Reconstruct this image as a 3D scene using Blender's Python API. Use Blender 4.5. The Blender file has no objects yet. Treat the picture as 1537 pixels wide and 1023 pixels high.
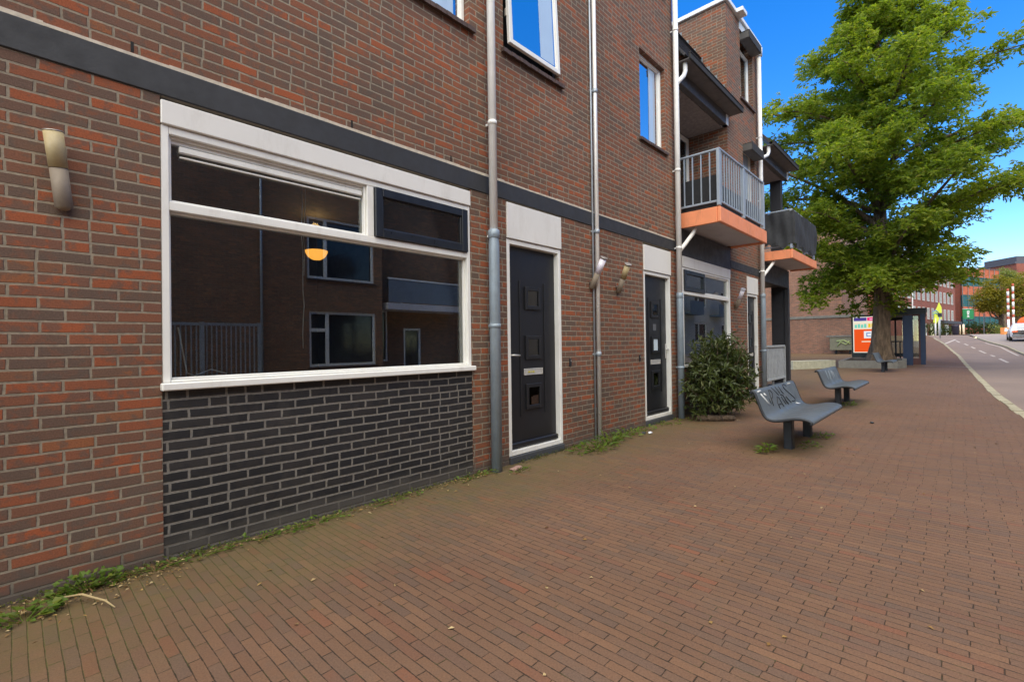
import bpy, bmesh, math, random
from mathutils import Vector, Matrix
import numpy as np
random.seed(7)
SC = bpy.context.scene
COL = SC.collection
EYE = 1.349
PI = math.pi

# ------------------------------------------------------------------ camera
YAW, PIT, ROL = math.radians(43.380), math.radians(.4176), math.radians(-.8106)
FW = Vector((math.cos(YAW)*math.cos(PIT), math.sin(YAW)*math.cos(PIT), math.sin(PIT)))
R0 = Vector((math.sin(YAW), -math.cos(YAW), 0)); U0 = R0.cross(FW)
RT = math.cos(ROL)*R0 + math.sin(ROL)*U0
UP = -math.sin(ROL)*R0 + math.cos(ROL)*U0
cam = bpy.data.cameras.new('camera'); cam.sensor_width = 36; cam.lens = 712.165/1537*36
cam.clip_start = .05; cam.clip_end = 2000
camo = bpy.data.objects.new('camera', cam); COL.objects.link(camo); SC.camera = camo
M = Matrix.Identity(4)
for i in range(3):
    M[i][0], M[i][1], M[i][2] = RT[i], UP[i], -FW[i]
M[2][3] = EYE
camo.matrix_world = M

def at(px, py, dep):                       # a measured point of the photograph at a given depth in metres
    return (RT*((px-768.5)/712.165) - UP*((py-511.5)/712.165) + FW)*dep + Vector((0, 0, EYE))
def hgt(x):                                # the street climbs gently towards the bridge
    if x < 14: return 0.
    if x < 72: return .0005*(x-14)**2
    t = min(1., (x-72)/10.); return .0005*58**2 + .058*10*(t-t*t/2)*.35
def lin(c): return c/12.92 if c <= .04045 else ((c+.055)/1.055)**2.4
def C(r, g, b, k=1.): return (min(.9, lin(r/255)*k), min(.9, lin(g/255)*k), min(.9, lin(b/255)*k), 1)

# ------------------------------------------------------------------ materials
class NT:
    def __init__(s, name):
        s.m = bpy.data.materials.new(name); s.m.use_nodes = True
        s.t = s.m.node_tree; s.t.nodes.clear()
        s.out = s.t.nodes.new('ShaderNodeOutputMaterial')
    def n(s, ty, **kw):
        nd = s.t.nodes.new(ty)
        for k, v in kw.items(): setattr(nd, k, v)
        return nd
    def put(s, sock, v):
        if hasattr(v, 'links'): s.t.links.new(v, sock)
        elif v is not None: sock.default_value = v
    def mth(s, op, a, b=None, c=None):
        nd = s.n('ShaderNodeMath', operation=op)
        s.put(nd.inputs[0], a)
        if b is not None: s.put(nd.inputs[1], b)
        if c is not None: s.put(nd.inputs[2], c)
        return nd.outputs[0]
    def noise(s, scale, detail=3, vec=None, rough=.55):
        nd = s.n('ShaderNodeTexNoise'); nd.inputs['Scale'].default_value = scale
        nd.inputs['Detail'].default_value = detail; nd.inputs['Roughness'].default_value = rough
        s.put(nd.inputs['Vector'], vec if vec is not None else s.pos())
        return nd.outputs[0]
    def pos(s):
        if not hasattr(s, '_g'): s._g = s.n('ShaderNodeNewGeometry')
        return s._g.outputs['Position']
    def obj(s):
        if not hasattr(s, '_tc'): s._tc = s.n('ShaderNodeTexCoord')
        return s._tc.outputs['Object']
    def ramp(s, fac, stops, interp='LINEAR'):
        nd = s.n('ShaderNodeValToRGB'); cr = nd.color_ramp; cr.interpolation = interp
        while len(cr.elements) < len(stops): cr.elements.new(.5)
        for e, (p, c) in zip(cr.elements, stops): e.position = p; e.color = c
        s.put(nd.inputs[0], fac); return nd.outputs[0]
    def mix(s, fac, a, b, mode='MIX'):
        nd = s.n('ShaderNodeMix', data_type='RGBA', blend_type=mode)
        s.put(nd.inputs[0], fac); s.put(nd.inputs[6], a); s.put(nd.inputs[7], b); return nd.outputs[2]
    def step(s, v, a, b, c=0., d=1.):
        nd = s.n('ShaderNodeMapRange', interpolation_type='SMOOTHSTEP')
        s.put(nd.inputs[0], v)
        for i, q in enumerate((a, b, c, d)): s.put(nd.inputs[i+1], q)
        return nd.outputs[0]
    def xyz(s, v):
        nd = s.n('ShaderNodeSeparateXYZ'); s.put(nd.inputs[0], v); return nd.outputs
    def vec(s, x, y, z):
        nd = s.n('ShaderNodeCombineXYZ')
        for i, q in enumerate((x, y, z)): s.put(nd.inputs[i], q)
        return nd.outputs[0]
    def white(s, v):
        nd = s.n('ShaderNodeTexWhiteNoise', noise_dimensions='3D'); s.put(nd.inputs[0], v); return nd.outputs
    def bump(s, h, strength=.5, dist=.01):
        nd = s.n('ShaderNodeBump'); nd.inputs['Strength'].default_value = strength
        nd.inputs['Distance'].default_value = dist; s.put(nd.inputs['Height'], h); return nd.outputs[0]
    def bsdf(s, col, rough=.6, metal=0., norm=None, spec=None, **kw):
        nd = s.n('ShaderNodeBsdfPrincipled'); s.put(nd.inputs['Base Color'], col)
        s.put(nd.inputs['Roughness'], rough); s.put(nd.inputs['Metallic'], metal)
        if norm is not None: s.put(nd.inputs['Normal'], norm)
        if spec is not None: nd.inputs['Specular IOR Level'].default_value = spec
        for k, v in kw.items(): s.put(nd.inputs[k], v)
        s.t.links.new(nd.outputs[0], s.out.inputs[0]); return nd
    def finish(s, sh): s.t.links.new(sh, s.out.inputs[0])

def brick(name, stops, mortar, bw=.2296, bh=.0665, mw=.0115, ground=False, half=.12, blotch=.5, rough=.9, off=(0, 0), bumpd=.006, moss=None, grime=None, seed=0., spec=.3):
    t = NT(name)
    p = t.pos(); x, y, z = t.xyz(p)
    if ground: u, v = y, x
    else:
        nx = t.mth('ABSOLUTE', t.xyz(t._g.outputs['True Normal'])[0])
        sel = t.mth('GREATER_THAN', nx, .7)
        u = t.mth('ADD', x, t.mth('MULTIPLY', sel, t.mth('SUBTRACT', y, x))); v = z
    wob = t.noise(9, 2); wob2 = t.noise(3.1, 1)
    u = t.mth('ADD', u, t.mth('MULTIPLY', t.mth('SUBTRACT', wob, .5), .012))
    v = t.mth('ADD', v, t.mth('MULTIPLY', t.mth('SUBTRACT', wob2, .5), (.012 if not ground else .010)))
    vr = t.mth('DIVIDE', t.mth('SUBTRACT', v, off[1]), bh)
    row = t.mth('FLOOR', vr); fv = t.mth('FRACT', vr)
    rr = t.white(t.vec(row, 3.7, seed))[0]
    par = t.mth('MULTIPLY', t.mth('FLOORED_MODULO', row, 2.), .5)
    ur = t.mth('ADD', t.mth('DIVIDE', t.mth('SUBTRACT', u, off[0]), bw), t.mth('ADD', par, t.mth('MULTIPLY', rr, .10 if not ground else .14)))
    col = t.mth('FLOOR', ur); fu = t.mth('FRACT', ur)
    w1 = t.white(t.vec(col, row, seed+1.3))
    hs = t.mth('LESS_THAN', w1[0], half)
    fu2 = t.mth('FRACT', t.mth('MULTIPLY', fu, 2.))
    sub = t.mth('MULTIPLY', hs, t.mth('FLOOR', t.mth('MULTIPLY', fu, 2.)))
    fu = t.mth('ADD', fu, t.mth('MULTIPLY', hs, t.mth('SUBTRACT', fu2, fu)))
    wid = t.mth('MULTIPLY', bw, t.mth('SUBTRACT', 1., t.mth('MULTIPLY', hs, .5)))
    du = t.mth('MULTIPLY', t.mth('MINIMUM', fu, t.mth('SUBTRACT', 1., fu)), wid)
    dv = t.mth('MULTIPLY', t.mth('MINIMUM', fv, t.mth('SUBTRACT', 1., fv)), bh)
    d = t.mth('MINIMUM', du, dv)
    d = t.mth('ADD', d, t.mth('MULTIPLY', t.mth('SUBTRACT', t.noise(70, 2), .5), .005))
    if ground: d = t.mth('ADD', d, t.mth('MULTIPLY', t.step(t.noise(11, 3), .35, .65), .0018))
    mask = t.step(d, mw*.5-.001, mw*.5+.0025)
    w2 = t.white(t.vec(t.mth('ADD', col, t.mth('MULTIPLY', sub, .37)), row, seed+5.1))
    bc = t.ramp(w2[0], stops)
    r3 = t.xyz(w2[1])
    # clinker burn marks: a patch inside some bricks
    bn = t.noise(16, 3, rough=.6)
    bl = t.mth('MULTIPLY', t.step(t.mth('ADD', bn, t.mth('MULTIPLY', r3[1], .26)), .56, .72), blotch)
    bc = t.mix(bl, bc, (.105, .082, .066, 1))
    fine = t.noise(120, 4, rough=.7)
    bc = t.mix(1., bc, t.ramp(fine, [(.25, (.66, .66, .66, 1)), (.75, (1.28, 1.28, 1.28, 1))]), 'MULTIPLY')
    mc = t.mix(1., mortar, t.ramp(t.noise(45, 3), [(.2, (.7, .7, .7, 1)), (.8, (1.25, 1.25, 1.25, 1))]), 'MULTIPLY')
    if moss: mc = t.mix(moss(t, 'joint'), mc, (.075, .085, .016, 1))
    c = t.mix(mask, mc, bc)
    big = t.noise(.7, 4, rough=.6)
    c = t.mix(1., c, t.ramp(big, [(.3, (.86, .86, .86, 1)), (.7, (1.1, 1.1, 1.1, 1))]), 'MULTIPLY')
    if moss: c = t.mix(moss(t, 'face'), c, (.105, .092, .03, 1))
    if grime: c = t.mix(grime(t), c, (.085, .075, .065, 1))
    h = t.mth('ADD', t.mth('MULTIPLY', mask, 1.), t.mth('ADD', t.mth('MULTIPLY', fine, .35), t.mth('MULTIPLY', r3[2], .35)))
    t.bsdf(c, rough, norm=t.bump(h, .75, bumpd), spec=spec)
    return t.m

def plain(name, col, rough=.5, metal=0., var=.12, scale=6., bumps=.0, dirt=0., dirtcol=(.05, .045, .035, 1), spec=.5, fine=60):
    t = NT(name)
    n1 = t.noise(scale, 4, t.pos(), .65)
    c = t.mix(1., col, t.ramp(n1, [(.25, (1-var,)*3+(1,)), (.75, (1+var,)*3+(1,))]), 'MULTIPLY')
    if dirt:
        mp = t.n('ShaderNodeVectorMath', operation='MULTIPLY'); t.put(mp.inputs[0], t.pos()); mp.inputs[1].default_value = (1, 1, .3)
        c = t.mix(t.mth('MULTIPLY', t.step(t.noise(scale*1.7+2, 6, mp.outputs[0], .75), .48, .72), dirt), c, dirtcol)
    nm = t.bump(t.noise(fine, 3), bumps, .004) if bumps else None
    r = t.step(t.noise(scale*2.3, 3), .2, .8, max(.02, rough-.1), min(1, rough+.1))
    t.bsdf(c, r, metal, nm, spec); return t.m

def glass(name, refl, tint=(.9, .95, .93, 1), wav=.0):
    t = NT(name)
    lw = t.n('ShaderNodeFresnel'); lw.inputs[0].default_value = 1.5
    f = t.mth('MINIMUM', t.mth('MULTIPLY', lw.outputs[0], refl), .93)
    tr = t.n('ShaderNodeBsdfTransparent'); tr.inputs[0].default_value = tint
    gl = t.n('ShaderNodeBsdfGlossy'); gl.inputs['Roughness'].default_value = .0
    if wav: t.put(gl.inputs['Normal'], t.bump(t.noise(1.7, 1), wav, .01))
    mx = t.n('ShaderNodeMixShader'); t.put(mx.inputs[0], f)
    t.t.links.new(tr.outputs[0], mx.inputs[1]); t.t.links.new(gl.outputs[0], mx.inputs[2])
    t.finish(mx.outputs[0]); return t.m

def foliage(name, stops, trans=.45, rough=.5, twig=None):
    t = NT(name); t.pos()
    r = t._g.outputs['Random Per Island']
    c = t.ramp(r, stops)
    c = t.mix(1., c, t.ramp(t.noise(.55, 2), [(.3, (.82, .85, .8, 1)), (.7, (1.18, 1.14, 1.1, 1))]), 'MULTIPLY')
    p = t.n('ShaderNodeBsdfPrincipled'); t.put(p.inputs['Base Color'], c); p.inputs['Roughness'].default_value = rough
    p.inputs['Specular IOR Level'].default_value = .35
    tl = t.n('ShaderNodeBsdfTranslucent'); t.put(tl.inputs[0], t.mix(1., c, (1.35, 1.45, .55, 1), 'MULTIPLY'))
    mx = t.n('ShaderNodeMixShader'); mx.inputs[0].default_value = trans
    t.t.links.new(p.outputs[0], mx.inputs[1]); t.t.links.new(tl.outputs[0], mx.inputs[2]); t.finish(mx.outputs[0])
    return t.m

def emit(name, col, s):
    t = NT(name); e = t.n('ShaderNodeEmission'); e.inputs[0].default_value = col; e.inputs[1].default_value = s
    t.finish(e.outputs[0]); return t.m

# ------------------------------------------------------------------ mesh builder
class MB:
    def __init__(s): s.v = []; s.f = []; s.mi = []; s.cur = 0; s.sm = []; s.smooth = False
    def face(s, ids): s.f.append(tuple(ids)); s.mi.append(s.cur); s.sm.append(s.smooth)
    def add(s, vs, fs):
        b = len(s.v); s.v += [tuple(q) for q in vs]
        for f in fs: s.face([b+i for i in f])
    def quad(s, a, b, c, d): s.add([a, b, c, d], [(0, 1, 2, 3)])
    def box(s, x0, x1, y0, y1, z0, z1):
        vs = [(x, y, z) for x in (x0, x1) for y in (y0, y1) for z in (z0, z1)]
        s.add(vs, [(0, 1, 3, 2), (4, 6, 7, 5), (0, 4, 5, 1), (2, 3, 7, 6), (0, 2, 6, 4), (1, 5, 7, 3)])
    def bbox(s, x0, x1, y0, y1, z0, z1, b=.004):      # box with chamfered edges
        bm = bmesh.new(); bmesh.ops.create_cube(bm, size=1)
        for v in bm.verts: v.co = Vector(((x0+x1)/2+v.co.x*(x1-x0), (y0+y1)/2+v.co.y*(y1-y0), (z0+z1)/2+v.co.z*(z1-z0)))
        b = min(b, .45*min(x1-x0, y1-y0, z1-z0))
        bmesh.ops.bevel(bm, geom=bm.edges[:], offset=b, segments=1, affect='EDGES')
        s.frombm(bm)
    def frombm(s, bm):
        bm.verts.index_update(); s.add([v.co[:] for v in bm.verts], [[v.index for v in f.verts] for f in bm.faces]); bm.free()
    def obox(s, o, ax, ay, az):                       # box from corner and three edge vectors
        o, ax, ay, az = map(Vector, (o, ax, ay, az))
        vs = [o+ax*i+ay*j+az*k for i in (0, 1) for j in (0, 1) for k in (0, 1)]
        s.add(vs, [(0, 1, 3, 2), (4, 6, 7, 5), (0, 4, 5, 1), (2, 3, 7, 6), (0, 2, 6, 4), (1, 5, 7, 3)])
    def tube(s, pts, r, n=12, caps=True):
        pts = [Vector(p) for p in pts]; rs = r if isinstance(r, (list, tuple)) else [r]*len(pts)
        rings = []; prev = None; sm0 = s.smooth
        for i, p in enumerate(pts):
            d = (pts[min(i+1, len(pts)-1)]-pts[max(i-1, 0)]).normalized()
            a = prev if prev is not None else (Vector((0, 0, 1)) if abs(d.z) < .9 else Vector((1, 0, 0)))
            a = (a - d*a.dot(d)).normalized(); prev = a; bb = d.cross(a)
            base = len(s.v)
            for k in range(n):
                th = 2*PI*k/n; s.v.append(tuple(p+(a*math.cos(th)+bb*math.sin(th))*rs[i]))
            rings.append(base)
        s.smooth = True
        for q, w in zip(rings, rings[1:]):
            for k in range(n): s.face((q+k, q+(k+1) % n, w+(k+1) % n, w+k))
        s.smooth = False
        if caps:
            s.face([rings[0]+k for k in range(n)][::-1]); s.face([rings[-1]+k for k in range(n)])
        s.smooth = sm0
    def prism(s, prof, ext, o=(0, 0, 0)):             # closed profile (list of 3D points) swept by vector
        e = Vector(ext); n = len(prof)
        vs = [Vector(p)+Vector(o) for p in prof]; vs += [p+e for p in vs]
        s.add(vs, [tuple(range(n))[::-1], tuple(range(n, 2*n))]+[(i, (i+1) % n, n+(i+1) % n, n+i) for i in range(n)])
    def lathe(s, prof, o=(0, 0, 0), n=20):
        b = len(s.v); sm0 = s.smooth; s.smooth = True
        for r, z in prof:
            for k in range(n): s.v.append((o[0]+r*math.cos(2*PI*k/n), o[1]+r*math.sin(2*PI*k/n), o[2]+z))
        for i in range(len(prof)-1):
            for k in range(n): s.face((b+i*n+k, b+i*n+(k+1) % n, b+(i+1)*n+(k+1) % n, b+(i+1)*n+k))
        s.smooth = sm0
    def rect(s, x0, x1, z0, z1, y0, y1, w, wb=None, wt=None):   # picture-frame in the XZ plane
        wb = wb or w; wt = wt or w
        s.bbox(x0, x0+w, y0, y1, z0, z1, .004); s.bbox(x1-w, x1, y0, y1, z0, z1, .004)
        s.bbox(x0+w, x1-w, y0+.002, y1, z0, z0+wb, .004); s.bbox(x0+w, x1-w, y0+.002, y1, z1-wt, z1, .004)
    def wall(s, u0, u1, z0, z1, y, ops, depth, plane='y', back=True):   # front skin with openings and their reveals
        us = sorted({u0, u1, *[q for o in ops for q in o[:2]]}); zs = sorted({z0, z1, *[q for o in ops for q in o[2:4]]})
        us = [q for q in us if u0 <= q <= u1]; zs = [q for q in zs if z0 <= q <= z1]
        P = (lambda u, d, z: (u, y+d, z)) if plane == 'y' else (lambda u, d, z: (y+d, u, z))
        for a, b in zip(us, us[1:]):
            for c, d in zip(zs, zs[1:]):
                if any(o[0] <= (a+b)/2 <= o[1] and o[2] <= (c+d)/2 <= o[3] for o in ops): continue
                s.quad(P(a, 0, c), P(b, 0, c), P(b, 0, d), P(a, 0, d))
                if back: s.quad(P(a, depth, c), P(a, depth, d), P(b, depth, d), P(b, depth, c))
        for o in ops:
            a, b, c, d = o[:4]
            s.quad(P(a, 0, c), P(a, 0, d), P(a, depth, d), P(a, depth, c)); s.quad(P(b, 0, c), P(b, depth, c), P(b, depth, d), P(b, 0, d))
            s.quad(P(a, 0, d), P(b, 0, d), P(b, depth, d), P(a, depth, d)); s.quad(P(a, 0, c), P(a, depth, c), P(b, depth, c), P(b, 0, c))
    def build(s, name, mats, parent=None, label=None):
        me = bpy.data.meshes.new(name)
        o = bpy.data.objects.new(name, me); COL.objects.link(o)
        off = Vector((0, 0, 0))
        if parent is not None:
            o.parent = parent; q = parent
            while q is not None: off += q.location; q = q.parent
        me.from_pydata([(a-off.x, b-off.y, c-off.z) for a, b, c in s.v], [], s.f)
        if not isinstance(mats, (list, tuple)): mats = [mats]
        for m in mats: me.materials.append(m)
        me.polygons.foreach_set('material_index', s.mi); me.polygons.foreach_set('use_smooth', s.sm)
        me.update()
        if label: o['label'] = label
        return o

def thing(name, label, cat, loc=(0, 0, 0), group=None):
    o = bpy.data.objects.new(name, None); COL.objects.link(o); o.location = loc; o.empty_display_size = .2
    tag(o, label, cat, group); return o
def tag(o, label, cat, group=None, kind=None):
    o['label'] = label; o['category'] = cat
    if group: o['group'] = group
    if kind: o['kind'] = kind
    return o
def struct(o, label=None, kind='structure'):
    o['kind'] = kind
    if label: o['label'] = label
    return o
def dup(root, loc, rotz=0, label=None, scale=None):
    r = root.copy(); COL.objects.link(r); r.location = loc; r.rotation_euler = (0, 0, rotz)
    if scale: r.scale = scale
    if label: r['label'] = label
    for ch in list(root.children):
        c = ch.copy(); COL.objects.link(c); c.parent = r
        for g in list(ch.children):
            d = g.copy(); COL.objects.link(d); d.parent = c
    return r
# ------------------------------------------------------------------ materials in use
K = 1.25
RED = [(0., C(164, 90, 58, .84)), (.14, C(153, 88, 60, .84)), (.30, C(144, 89, 65, .84)), (.46, C(135, 88, 67, .84)), (.62, C(127, 88, 70, .84)), (.78, C(119, 87, 72, .84)), (.90, C(111, 87, 74, .84)), (1., C(150, 95, 64, .84))]
def wall_grime(t):
    z = t.xyz(t.pos())[2]
    a = t.step(t.mth('ADD', z, t.mth('MULTIPLY', t.noise(5, 4), .22)), .13, .30, .8, 0.)
    mp = t.n('ShaderNodeVectorMath', operation='MULTIPLY'); t.put(mp.inputs[0], t.pos()); mp.inputs[1].default_value = (2.4, 2.4, .22)
    streak = t.mth('MULTIPLY', t.step(t.noise(1.6, 5, mp.outputs[0], .7), .54, .8), .16)
    return t.mth('MAXIMUM', a, t.mth('MAXIMUM', streak, t.mth('MULTIPLY', t.step(t.noise(1.3, 5, rough=.7), .60, .8), .25)))
M_BRICK = brick('red brown brick', RED, C(144, 132, 115, .9), grime=wall_grime, off=(.0, 2.977-.0665*60), blotch=.62)
M_BLACK = brick('black glazed brick', [(0, C(30, 30, 32)), (.5, C(25, 25, 28)), (1, C(38, 37, 38))], C(110, 105, 98, 1.1), mw=.0135, half=.1, blotch=.1, rough=.62, grime=wall_grime, off=(.02, 1.09-.0665*40), seed=9., spec=.5)
M_SIDE = brick('weathered brown brick', [(0, C(146, 104, 84, K)), (.5, C(128, 92, 76, K)), (1, C(112, 86, 74, K))], C(136, 116, 102, K), seed=3., blotch=.2)
M_OPP = brick('opposite brown brick', [(0, C(138, 96, 70, 1.5)), (.5, C(124, 88, 66, 1.5)), (1, C(108, 84, 66, 1.5))], C(126, 112, 98, K), seed=5.)
M_OLD = brick('old red brick', [(0, C(140, 68, 52, K)), (.5, C(122, 60, 48, K)), (1, C(104, 60, 50, K))], C(120, 92, 80, K), seed=6., blotch=.2)

def moss(t, what):
    x, y, z = t.xyz(t.pos())
    a = t.noise(1.1, 5, rough=.7); b = t.noise(7., 4, rough=.7)
    # moss keeps to the damp foot of the wall and the patches round the benches
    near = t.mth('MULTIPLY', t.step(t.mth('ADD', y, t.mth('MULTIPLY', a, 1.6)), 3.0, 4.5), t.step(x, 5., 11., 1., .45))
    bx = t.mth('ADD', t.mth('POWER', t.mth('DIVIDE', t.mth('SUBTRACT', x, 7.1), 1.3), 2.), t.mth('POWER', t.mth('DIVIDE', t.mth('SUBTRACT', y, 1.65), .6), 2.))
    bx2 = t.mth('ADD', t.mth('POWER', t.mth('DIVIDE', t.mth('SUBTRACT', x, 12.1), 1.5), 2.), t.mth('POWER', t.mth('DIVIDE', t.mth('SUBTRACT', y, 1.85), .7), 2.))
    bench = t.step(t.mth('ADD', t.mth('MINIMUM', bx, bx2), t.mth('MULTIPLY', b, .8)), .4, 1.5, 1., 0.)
    if what == 'joint':
        return t.mth('MINIMUM', 1., t.mth('ADD', t.mth('MULTIPLY', near, .9), t.mth('ADD', t.mth('MULTIPLY', bench, .7), t.mth('MULTIPLY', t.step(b, .52, .68), .55))))
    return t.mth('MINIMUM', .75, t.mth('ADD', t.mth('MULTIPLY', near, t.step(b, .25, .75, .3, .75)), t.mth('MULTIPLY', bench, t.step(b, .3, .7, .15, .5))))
def pave_stain(t):
    a = t.step(t.noise(1.7, 6, rough=.75), .52, .74, 0., .34); b = t.step(t.noise(23., 2), .70, .76, 0., .3)
    return t.mth('MAXIMUM', a, b)
M_PAVE = brick('clinker paving', [(0, C(137, 103, 79, .76)), (.3, C(125, 94, 74, .76)), (.6, C(130, 98, 76, .76)), (.85, C(117, 93, 78, .76)), (.96, C(131, 92, 71, .76)), (1, C(140, 94, 71, .76))],
               C(62, 50, 38, .8), bw=.205, bh=.0515, mw=.0036, ground=True, half=.02, blotch=.12, rough=.8, moss=moss, grime=pave_stain, seed=2., bumpd=.004, spec=.35)
M_WHITE = plain('white paint', C(214, 213, 208, 1.15), .38, var=.05, scale=3, dirt=.2, dirtcol=(.35, .32, .27, 1))
M_PANEL = plain('white facade panel', C(210, 208, 203, 1.1), .45, var=.04, scale=2, dirt=.24, dirtcol=(.4, .36, .3, 1))
M_BAND = plain('dark painted concrete', C(47, 48, 51), .7, var=.16, scale=4, bumps=.25, dirt=.3, dirtcol=(.028, .028, .03, 1))
M_DPANEL = plain('charcoal panel', C(40, 40, 44, K), .55, var=.1, scale=3)
M_MORT = plain('lime mortar', C(176, 166, 150, 1.2), .9, var=.25, scale=20, bumps=.6)
M_DOOR = plain('black door paint', C(30, 31, 35), .4, var=.05, scale=2)
M_BFRAME = plain('black window paint', C(30, 33, 38, 1.2), .35, var=.08)
M_STEEL = plain('brushed steel', C(178, 172, 164), .42, metal=.7, var=.1, scale=20)
M_HARD = plain('satin door hardware', C(196, 194, 190), .35, metal=.3, var=.08, scale=20)
M_GALV = plain('galvanised steel', C(148, 156, 164, 1.2), .5, metal=.35, var=.16, scale=7, dirt=.2, dirtcol=(.2, .19, .17, 1))
M_ZINC = plain('grey zinc pipe', C(128, 140, 150, 1.2), .5, metal=.2, var=.14, scale=6, dirt=.3, dirtcol=(.16, .16, .14, 1))
M_PVC = plain('white drain pipe', C(206, 205, 202, 1.25), .42, var=.06, scale=5, dirt=.16, dirtcol=(.3, .27, .2, 1))
M_STONE = plain('dark doorstep stone', C(58, 60, 64, K), .7, var=.2, scale=9, bumps=.4)
M_ORANGE = plain('orange painted concrete', C(212, 132, 92, 1.25), .55, var=.08, scale=3, dirt=.3, dirtcol=(.22, .12, .07, 1))
M_SOFFIT = plain('pale concrete soffit', C(176, 172, 176, 1.2), .75, var=.08, scale=3, bumps=.2)
M_ROUGH = plain('rough grey ceiling', C(120, 112, 108, 1.1), .9, var=.3, scale=14, bumps=.8)
M_GUT = plain('dark gutter cladding', C(66, 64, 64, 1.2), .6, var=.2, scale=4, dirt=.3)
M_LEAD = plain('lead flashing', C(112, 118, 124, 1.2), .6, metal=.1, var=.2, scale=10)
M_TILE = plain('dark roof tiles', C(52, 50, 52, 1.2), .7, var=.3, scale=14, bumps=.6)
M_COPE = plain('white roof edge', C(215, 214, 214, 1.1), .5, var=.06, dirt=.15, dirtcol=(.3, .28, .25, 1))
M_SILL = plain('dark brick sill', C(74, 58, 52, 1.2), .75, var=.35, scale=12, bumps=.5, dirt=.4)
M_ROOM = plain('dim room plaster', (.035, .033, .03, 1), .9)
M_CURT = plain('white curtain', C(214, 218, 224, 1.2), .9, var=.05, scale=10)
M_GLASS = glass('window glass', 3.8)
M_FILMW = plain('curtain against the glass', C(170, 190, 208, 1.1), .06, var=.04, scale=3, spec=1.)
M_LAMPB = plain('matt lamp metal', C(132, 120, 106), .65, metal=.1, var=.1, scale=20)
M_SKYGL = glass('coated window glass', 12., (.8, .85, .9, 1), .02)
M_FILM = glass('shop window glass', 1.7, (.8, .86, .85, 1))
M_DGLASS = glass('door glass', 2.6, (.28, .25, .22, 1))
M_CLOTH = plain('black screening cloth', C(46, 48, 52), .85, var=.3, scale=5, bumps=.5, fine=30)
M_RAILB = plain('blue grey railing paint', C(138, 148, 160, 1.2), .5, metal=.1, var=.1)
M_WOODG = plain('weathered grey slats', C(140, 144, 146, 1.2), .75, var=.18, scale=8, dirt=.3)
M_BENCH = plain('grey bench enamel', C(84, 91, 98), .48, var=.07, scale=2.5)
M_LEG = plain('dark steel post', C(36, 40, 46, 1.1), .5, var=.2, scale=9)
M_INK = plain('black marker ink', (.012, .012, .013, 1), .5)
M_SCRATCH = plain('pale scratches', C(220, 222, 224, 1.), .6)
M_FROST = plain('yellowed plastic', C(176, 160, 122), .5, var=.12, scale=25)
M_FROSTW = plain('frosted white plastic', C(216, 212, 226, 1.2), .3, var=.05, scale=25)
M_CONC = plain('weathered concrete', C(118, 116, 110), .85, var=.22, scale=5, bumps=.6, dirt=.45, dirtcol=(.09, .085, .07, 1))
M_CONCL = plain('pale mossy concrete', C(172, 170, 150, 1.1), .85, var=.2, scale=5, bumps=.5, dirt=.45, dirtcol=(.17, .16, .08, 1))
M_SOIL = plain('soil', (.06, .05, .03, 1), .95, var=.4, scale=12, bumps=1., dirt=.6, dirtcol=(.06, .08, .02, 1))
M_BARK = None
def _bark():
    t = NT('bark'); x, y, z = t.xyz(t.obj())
    v = t.vec(t.mth('MULTIPLY', x, 5.), t.mth('MULTIPLY', y, 5.), t.mth('MULTIPLY', z, .9))
    n = t.noise(2.4, 6, v, .7)
    c = t.ramp(n, [(.3, C(52, 42, 34, 1.1)), (.5, C(92, 76, 60, 1.1)), (.72, C(124, 104, 84, 1.1))])
    t.bsdf(c, .9, norm=t.bump(n, 1., .06)); return t.m
M_BARK = _bark()
M_LEAF = foliage('street tree leaves', [(0, (.24, .29, .03, 1)), (.35, (.18, .24, .025, 1)), (.7, (.12, .18, .022, 1)), (.93, (.27, .30, .04, 1)), (1, (.30, .28, .05, 1))], .55)
M_LAUREL = foliage('shrub leaves', [(0, (.075, .095, .026, 1)), (.5, (.055, .075, .022, 1)), (.9, (.095, .115, .035, 1)), (1, (.16, .16, .07, 1))], .2, .38)
M_WEED = foliage('weed leaves', [(0, (.12, .19, .02, 1)), (.5, (.085, .15, .02, 1)), (1, (.17, .2, .03, 1))], .4)
M_FARLEAF = foliage('far tree leaves', [(0, (.24, .20, .025, 1)), (.5, (.18, .175, .025, 1)), (1, (.28, .22, .03, 1))], .5)
M_FARLEAF2 = foliage('pale far tree leaves', [(0, (.22, .25, .08, 1)), (.5, (.15, .19, .05, 1)), (1, (.28, .29, .12, 1))], .4)
M_HEDGE = foliage('hedge leaves', [(0, (.05, .08, .015, 1)), (.5, (.035, .06, .012, 1)), (1, (.08, .09, .02, 1))], .3)
M_LITTER = foliage('fallen leaves', [(0, C(168, 140, 88)), (.25, C(120, 88, 48)), (.5, C(190, 170, 130)), (.7, C(96, 70, 42)), (1, C(120, 92, 50))], .1, .8)

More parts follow.
